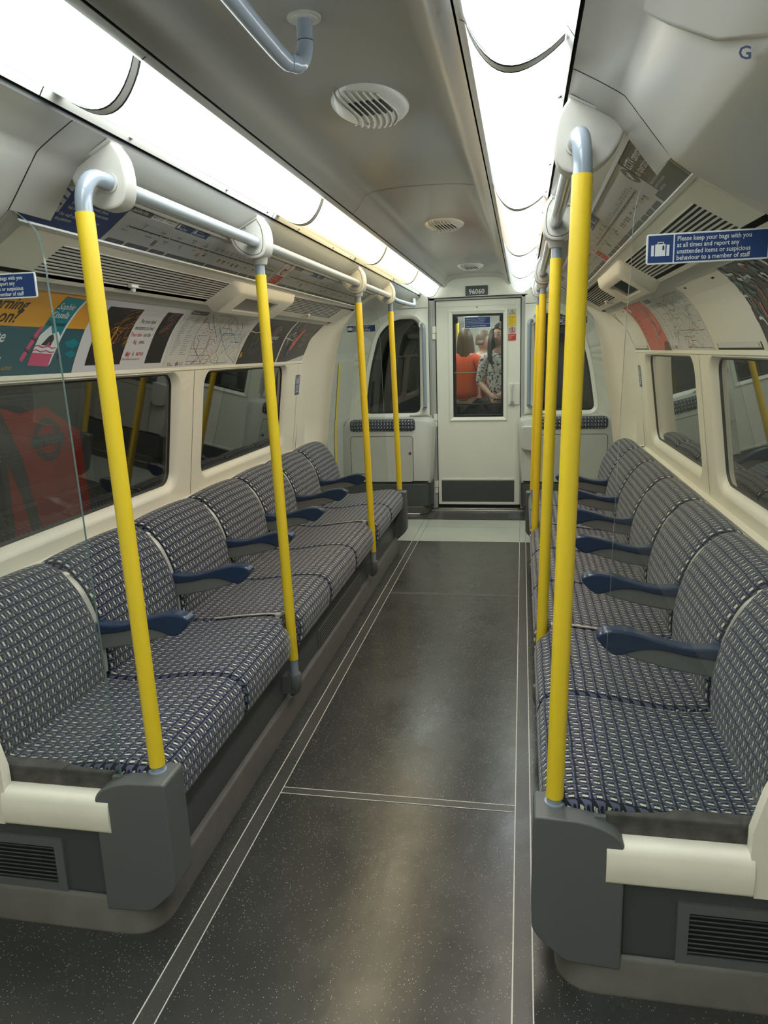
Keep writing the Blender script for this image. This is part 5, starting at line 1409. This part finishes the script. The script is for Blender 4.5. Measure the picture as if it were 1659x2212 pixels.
def spotted(name, a, b, sc):
    m, nt, out = newmat(name); X.nt = nt
    tc = nt.nodes.new('ShaderNodeTexCoord'); n = nt.nodes.new('ShaderNodeTexNoise'); n.inputs['Scale'].default_value = sc; n.inputs['Detail'].default_value = 1
    nt.links.new(tc.outputs['Object'], n.inputs['Vector']); f = X(n.outputs[0]).gt(.56)
    mx = nt.nodes.new('ShaderNodeMix'); mx.data_type = 'RGBA'; mx.inputs[6].default_value = c4(a); mx.inputs[7].default_value = c4(b)
    p = nt.nodes.new('ShaderNodeBsdfPrincipled'); p.inputs['Roughness'].default_value = .8
    nt.links.new(f.s, mx.inputs[0]); nt.links.new(mx.outputs[2], p.inputs['Base Color']); nt.links.new(p.outputs[0], out.inputs[0])
    return m
# ---- passengers in the next carriage ---------------------------------
M['skin'] = mat('skin', (.52, .29, .20), .5, var=.05); M['skin2'] = mat('skin_fair', (.58, .36, .27), .5, var=.05)
M['hair_brown'] = mat('hair_brown', (.085, .055, .040), .5, bump=.6, bscale=140); M['hair_dark'] = mat('hair_dark', (.022, .016, .015), .42, bump=.6, bscale=140)
M['hair_mid'] = mat('hair_mid', (.12, .075, .045), .5, bump=.6, bscale=140)
M['orange'] = mat('orange_sweatshirt', (.72, .10, .035), .8, bump=.3, bscale=60, var=.06)
M['jeans'] = mat('dark_jeans', (.022, .028, .042), .8); M['blouse'] = spotted('patterned_blouse', (.62, .60, .56), (.06, .06, .06), 38)
M['shirt'] = mat('white_shirt', (.60, .57, .52), .8); M['jacket'] = mat('dark_jacket', (.03, .032, .030), .8); M['lip'] = mat('lips', (.36, .11, .10), .5)
M['eye'] = mat('eye_dark', (.03, .02, .02), .3)
def skin_mesh(name, verts, edges, radii, m, parent, sub=2, root=0):
    me = bpy.data.meshes.new(name); me.from_pydata(verts, edges, []); me.materials.append(M[m])
    o = bpy.data.objects.new(name, me); COL.objects.link(o)
    if parent: o.parent = parent; o.matrix_parent_inverse = Matrix.Translation(-parent.location) if parent.type == 'EMPTY' else Matrix()
    md = o.modifiers.new('skin', 'SKIN'); md.use_smooth_shade = True
    lay = me.skin_vertices[0] if me.skin_vertices else None
    if lay is None:
        bm = bmesh.new(); bm.from_mesh(me); bm.verts.layers.skin.verify(); bm.to_mesh(me); bm.free(); lay = me.skin_vertices[0]
    for i, r in enumerate(radii):
        lay.data[i].radius = (r, r) if not isinstance(r, tuple) else r; lay.data[i].use_root = (i == root)
    sb = o.modifiers.new('sub', 'SUBSURF'); sb.levels = sub; sb.render_levels = sub
    return o
def person(lab, x, y, H, yaw, hair, top, skin, legs='jeans', arms=None, sleeve=True, hairlen=.2, look=0.0, female=True):
    """standing figure; local frame: +x to its left-right, -y is where it faces; rotated by yaw about z"""
    c, s_ = math.cos(yaw), math.sin(yaw)
    k = H / 1.70
    def T(p): return (x + (p[0] * c - p[1] * s_) * k, y + (p[0] * s_ + p[1] * c) * k, p[2] * k)
    root = thing('person', lab, 'person', 'passengers in the next carriage', loc=(x, y, 0))
    ar = arms or [[(.17, 0, 1.38), (.21, .0, 1.12), (.20, -.08, .88)], [(-.17, 0, 1.38), (-.21, .0, 1.12), (-.20, -.08, .88)]]
    V = [(0, 0, .95), (0, .0, 1.10), (0, 0, 1.28), (0, .0, 1.41), (0, 0, 1.475), (0, -.01, 1.53), (0, -.02, 1.60), (0, -.015, 1.655)]
    R_ = [(.095 * k, .07 * k), (.09 * k, .07 * k), (.12 * k, .09 * k), (.09 * k, .07 * k), .050 * k, .062 * k, .078 * k, .066 * k]
    E = [(i, i + 1) for i in range(7)]
    for sx_ in (1, -1):
        o = len(V); V += [(.09 * sx_, 0, .90), (.095 * sx_, -.01, .50), (.095 * sx_, .01, .10), (.10 * sx_, -.12, .04)]
        R_ += [.070 * k, .055 * k, .042 * k, .038 * k]; E += [(0, o), (o, o + 1), (o + 1, o + 2), (o + 2, o + 3)]
    hands = []
    for a in ar:
        o = len(V); V += a; R_ += [.052 * k, .042 * k, .028 * k]; E += [(3, o), (o, o + 1), (o + 1, o + 2)]
        d = (Vector(a[2]) - Vector(a[1])).normalized(); hands.append((Vector(a[2]), d))
        V += [tuple(Vector(a[2]) + d * .055)]; R_ += [(.034 * k, .018 * k)]; E += [(o + 2, o + 3)]
        side = d.cross(Vector((0, -1, .2))).normalized()
        for f in range(4):
            q = Vector(a[2]) + d * .085 + side * (f - 1.5) * .018; L_ = (.055, .068, .062, .045)[f]
            o2 = len(V); V += [tuple(q), tuple(q + d * L_ * .6 + Vector((0, -.004, -.004))), tuple(q + d * L_ + Vector((0, -.014, -.014)))]
            R_ += [.010 * k, .009 * k, .007 * k]; E += [(o + 3, o2), (o2, o2 + 1), (o2 + 1, o2 + 2)]
        q = Vector(a[2]) + d * .03 + side * -.034; o2 = len(V)
        V += [tuple(q), tuple(q + d * .035 - side * .014)]; R_ += [.011 * k, .009 * k]; E += [(o + 3, o2), (o2, o2 + 1)]
    body = skin_mesh('body', [T(p) for p in V], E, R_, skin, root)
    # garment over the trunk and arms
    tv = [(0, 0, .90), (0, 0, 1.06), (0, 0, 1.28), (0, 0, 1.405), (0, 0, 1.445)]; tr = [(.178 * k, .134 * k), (.155 * k, .118 * k), (.158 * k, .12 * k), (.105 * k, .085 * k), .066 * k]
    te = [(i, i + 1) for i in range(4)]
    for a in ar:
        o = len(tv); e = lerp(a[1], a[2], .92 if sleeve else .1)
        tv += [a[0], a[1], e]; tr += [.068 * k, .056 * k, .040 * k]; te += [(3, o), (o, o + 1), (o + 1, o + 2)]
    skin_mesh('top_garment', [T(p) for p in tv], te, tr, top, root)
    lv = [(0, 0, .965)]; lr = [(.160 * k, .120 * k)]; le = []
    for sx_ in (1, -1):
        o = len(lv); lv += [(.09 * sx_, 0, .86), (.095 * sx_, -.01, .50), (.095 * sx_, .01, .10)]; lr += [.098 * k, .075 * k, .060 * k]; le += [(0, o), (o, o + 1), (o + 1, o + 2)]
    skin_mesh('trousers', [T(p) for p in lv], le, lr, legs, root)
    # head features: a turned head frame
    hc, hs = math.cos(look), math.sin(look)
    def Hd(p): return T((p[0] * hc - p[1] * hs, -.02 + p[0] * hs + p[1] * hc, p[2]))
    g = G(); rows = []
    for i in range(13):
        th = PI * i / 12; fz = math.cos(th); fr = math.sin(th)
        rows.append([])
        for j in range(24):
            a = 2 * PI * j / 24; cx, cy = math.cos(a), math.sin(a)
            w2 = .073 * (1 - .22 * max(0, -fz)); dpt = .092 * (1 - .10 * max(0, -fz))
            rows[-1].append(Hd((w2 * fr * cx, dpt * fr * cy, 1.595 + .113 * fz)))
    g.sheet(rows, 0, True)
    # nose, ears
    g.add([Hd(p) for p in ((-.012, -.088, 1.575), (.012, -.088, 1.575), (0, -.112, 1.572), (0, -.088, 1.612), (0, -.088, 1.566))], [(0, 2, 3), (2, 1, 3), (0, 4, 2), (4, 1, 2)])
    face = g.build('face', skin, root, smooth=60)
    for sx_ in (1, -1):
        q = Hd((.075 * sx_, 0, 1.59)); G().ball(q, .010, .016, .026, 10, 6).build('ear', skin, face)
        q = Hd((.030 * sx_, -.083, 1.603)); G().ball(q, .011, .007, .006, 10, 6).build('eye', 'eye', face)
        G().tube([Hd((.016 * sx_, -.088, 1.624)), Hd((.030 * sx_, -.087, 1.628)), Hd((.045 * sx_, -.080, 1.622))], .0028, 6).build('eyebrow', hair, face)
    G().tube([Hd((-.022, -.082, 1.546)), Hd((0, -.090, 1.546)), Hd((.022, -.082, 1.546))], [.003, .0055, .003], 8).build('mouth', 'lip', face)
    # hair: a cap that leaves the face free, falling to hairlen
    g = G(); rows = []
    for i in range(16):
        t = i / 15
        row = []
        for j in range(28):
            a = 2 * PI * j / 28; cx, cy = math.cos(a), math.sin(a)
            if t < .5:
                th = PI * t; fr = math.sin(th); z = 1.605 + .122 * math.cos(th); r1, r2 = .086 * fr, .104 * fr
            else:
                q = (t - .5) * 2; r1, r2 = .086 + .018 * math.sin(q * 2.2), .104 - .006 * q; z = 1.605 - hairlen * q
            yy = r2 * cy + .006
            front = max(0, -cy - .52) / .48
            if front > 0:
                z = max(z, 1.628 + .045 * front ** .5 * (1 if t < .99 else 1)); r1 *= 1.0
                yy = max(yy, -.100)
                th = math.acos(min(1, max(-1, (z - 1.605) / .122))); yy = .104 * math.sin(th) * cy + .003; r1 = .086 * math.sin(th)
            wv = 1 + .03 * math.sin(a * 9 + t * 4)
            row.append(Hd((r1 * cx * wv, yy * wv, z)))
        rows.append(row)
    g.sheet(rows, 0, True); g.build('hair', hair, root, smooth=60)
    return root
person('person with shoulder-length brown hair in an orange-red sweatshirt, back turned', -.225, 8.34, 1.685, math.radians(165), 'hair_brown', 'orange', 'skin2', hairlen=.22,
       arms=[[(-.17, 0, 1.36), (-.235, .02, 1.13), (-.19, -.10, .93)], [(.17, 0, 1.36), (.22, .03, 1.12), (.15, -.16, 1.02)]], look=.2)
person('person with short brown hair in a white shirt, looking down to the right', -.045, 8.80, 1.66, math.radians(40), 'hair_mid', 'shirt', 'skin2', hairlen=.05, look=.35)
person('person with short brown hair in a dark jacket, behind the one in white', .075, 9.15, 1.70, math.radians(70), 'hair_mid', 'jacket', 'skin2', hairlen=.04, look=.3)
person('person with long dark hair in a white patterned blouse, looking down', .175, 8.05, 1.71, math.radians(-12), 'hair_dark', 'blouse', 'skin', hairlen=.30, sleeve=False,
       arms=[[(-.17, 0, 1.36), (-.215, -.03, 1.10), (-.06, -.21, .99)], [(.17, 0, 1.36), (.22, -.02, 1.10), (.08, -.20, 1.0)]], look=-.25)

w_ = COL.objects['person.003'] if 'person.003' in COL.objects else None
if w_:
    g = G()
    for q in ((.072, 7.965), (.084, 7.945), (.060, 7.985), (.250, 7.945), (.262, 7.965)):
        g.tube(smoothpts([(q[0] + .015, q[1] + .05, 1.66), (q[0] + .0, q[1] + .01, 1.58), (q[0] - .006, q[1] - .012, 1.47), (q[0] - .002, q[1] - .022, 1.38), (q[0] + .006, q[1] - .025, 1.31)], 4), [.008 + .006 * math.sin(PI * i / 16) - (.009 if i > 14 else 0) for i in range(17)], 8)
    g.build('hair_lock', 'hair_dark', w_)

# ---- repeats share a group
GR = {'draught_screen': 'glass draught screens', 'notice_plate': 'keep your bags notices', 'perch_unit': 'perch cabinets on the end wall', 'vertical_grab_rail': 'grab rails beside the connecting door',
      'advert_poster': 'advertising posters above the windows', 'route_map_poster': 'network map posters', 'poster_holder': 'empty poster holders', 'line_diagram': 'line diagrams on the coves',
      'prohibition_sticker': 'no smoking stickers', 'priority_sticker': 'priority seat stickers', 'seat_strap': 'steel straps between seat cushions', 'overhead_handrail': 'overhead handrails',
      'bench_plinth': 'plinths under the seats', 'display_box': 'display boxes', 'information_panel': 'information panels on the coves'}
for o in COL.objects:
    if o.parent is None and 'label' in o.keys() and 'group' not in o.keys():
        k = o.name.split('.')[0]
        if k in GR: o['group'] = GR[k]
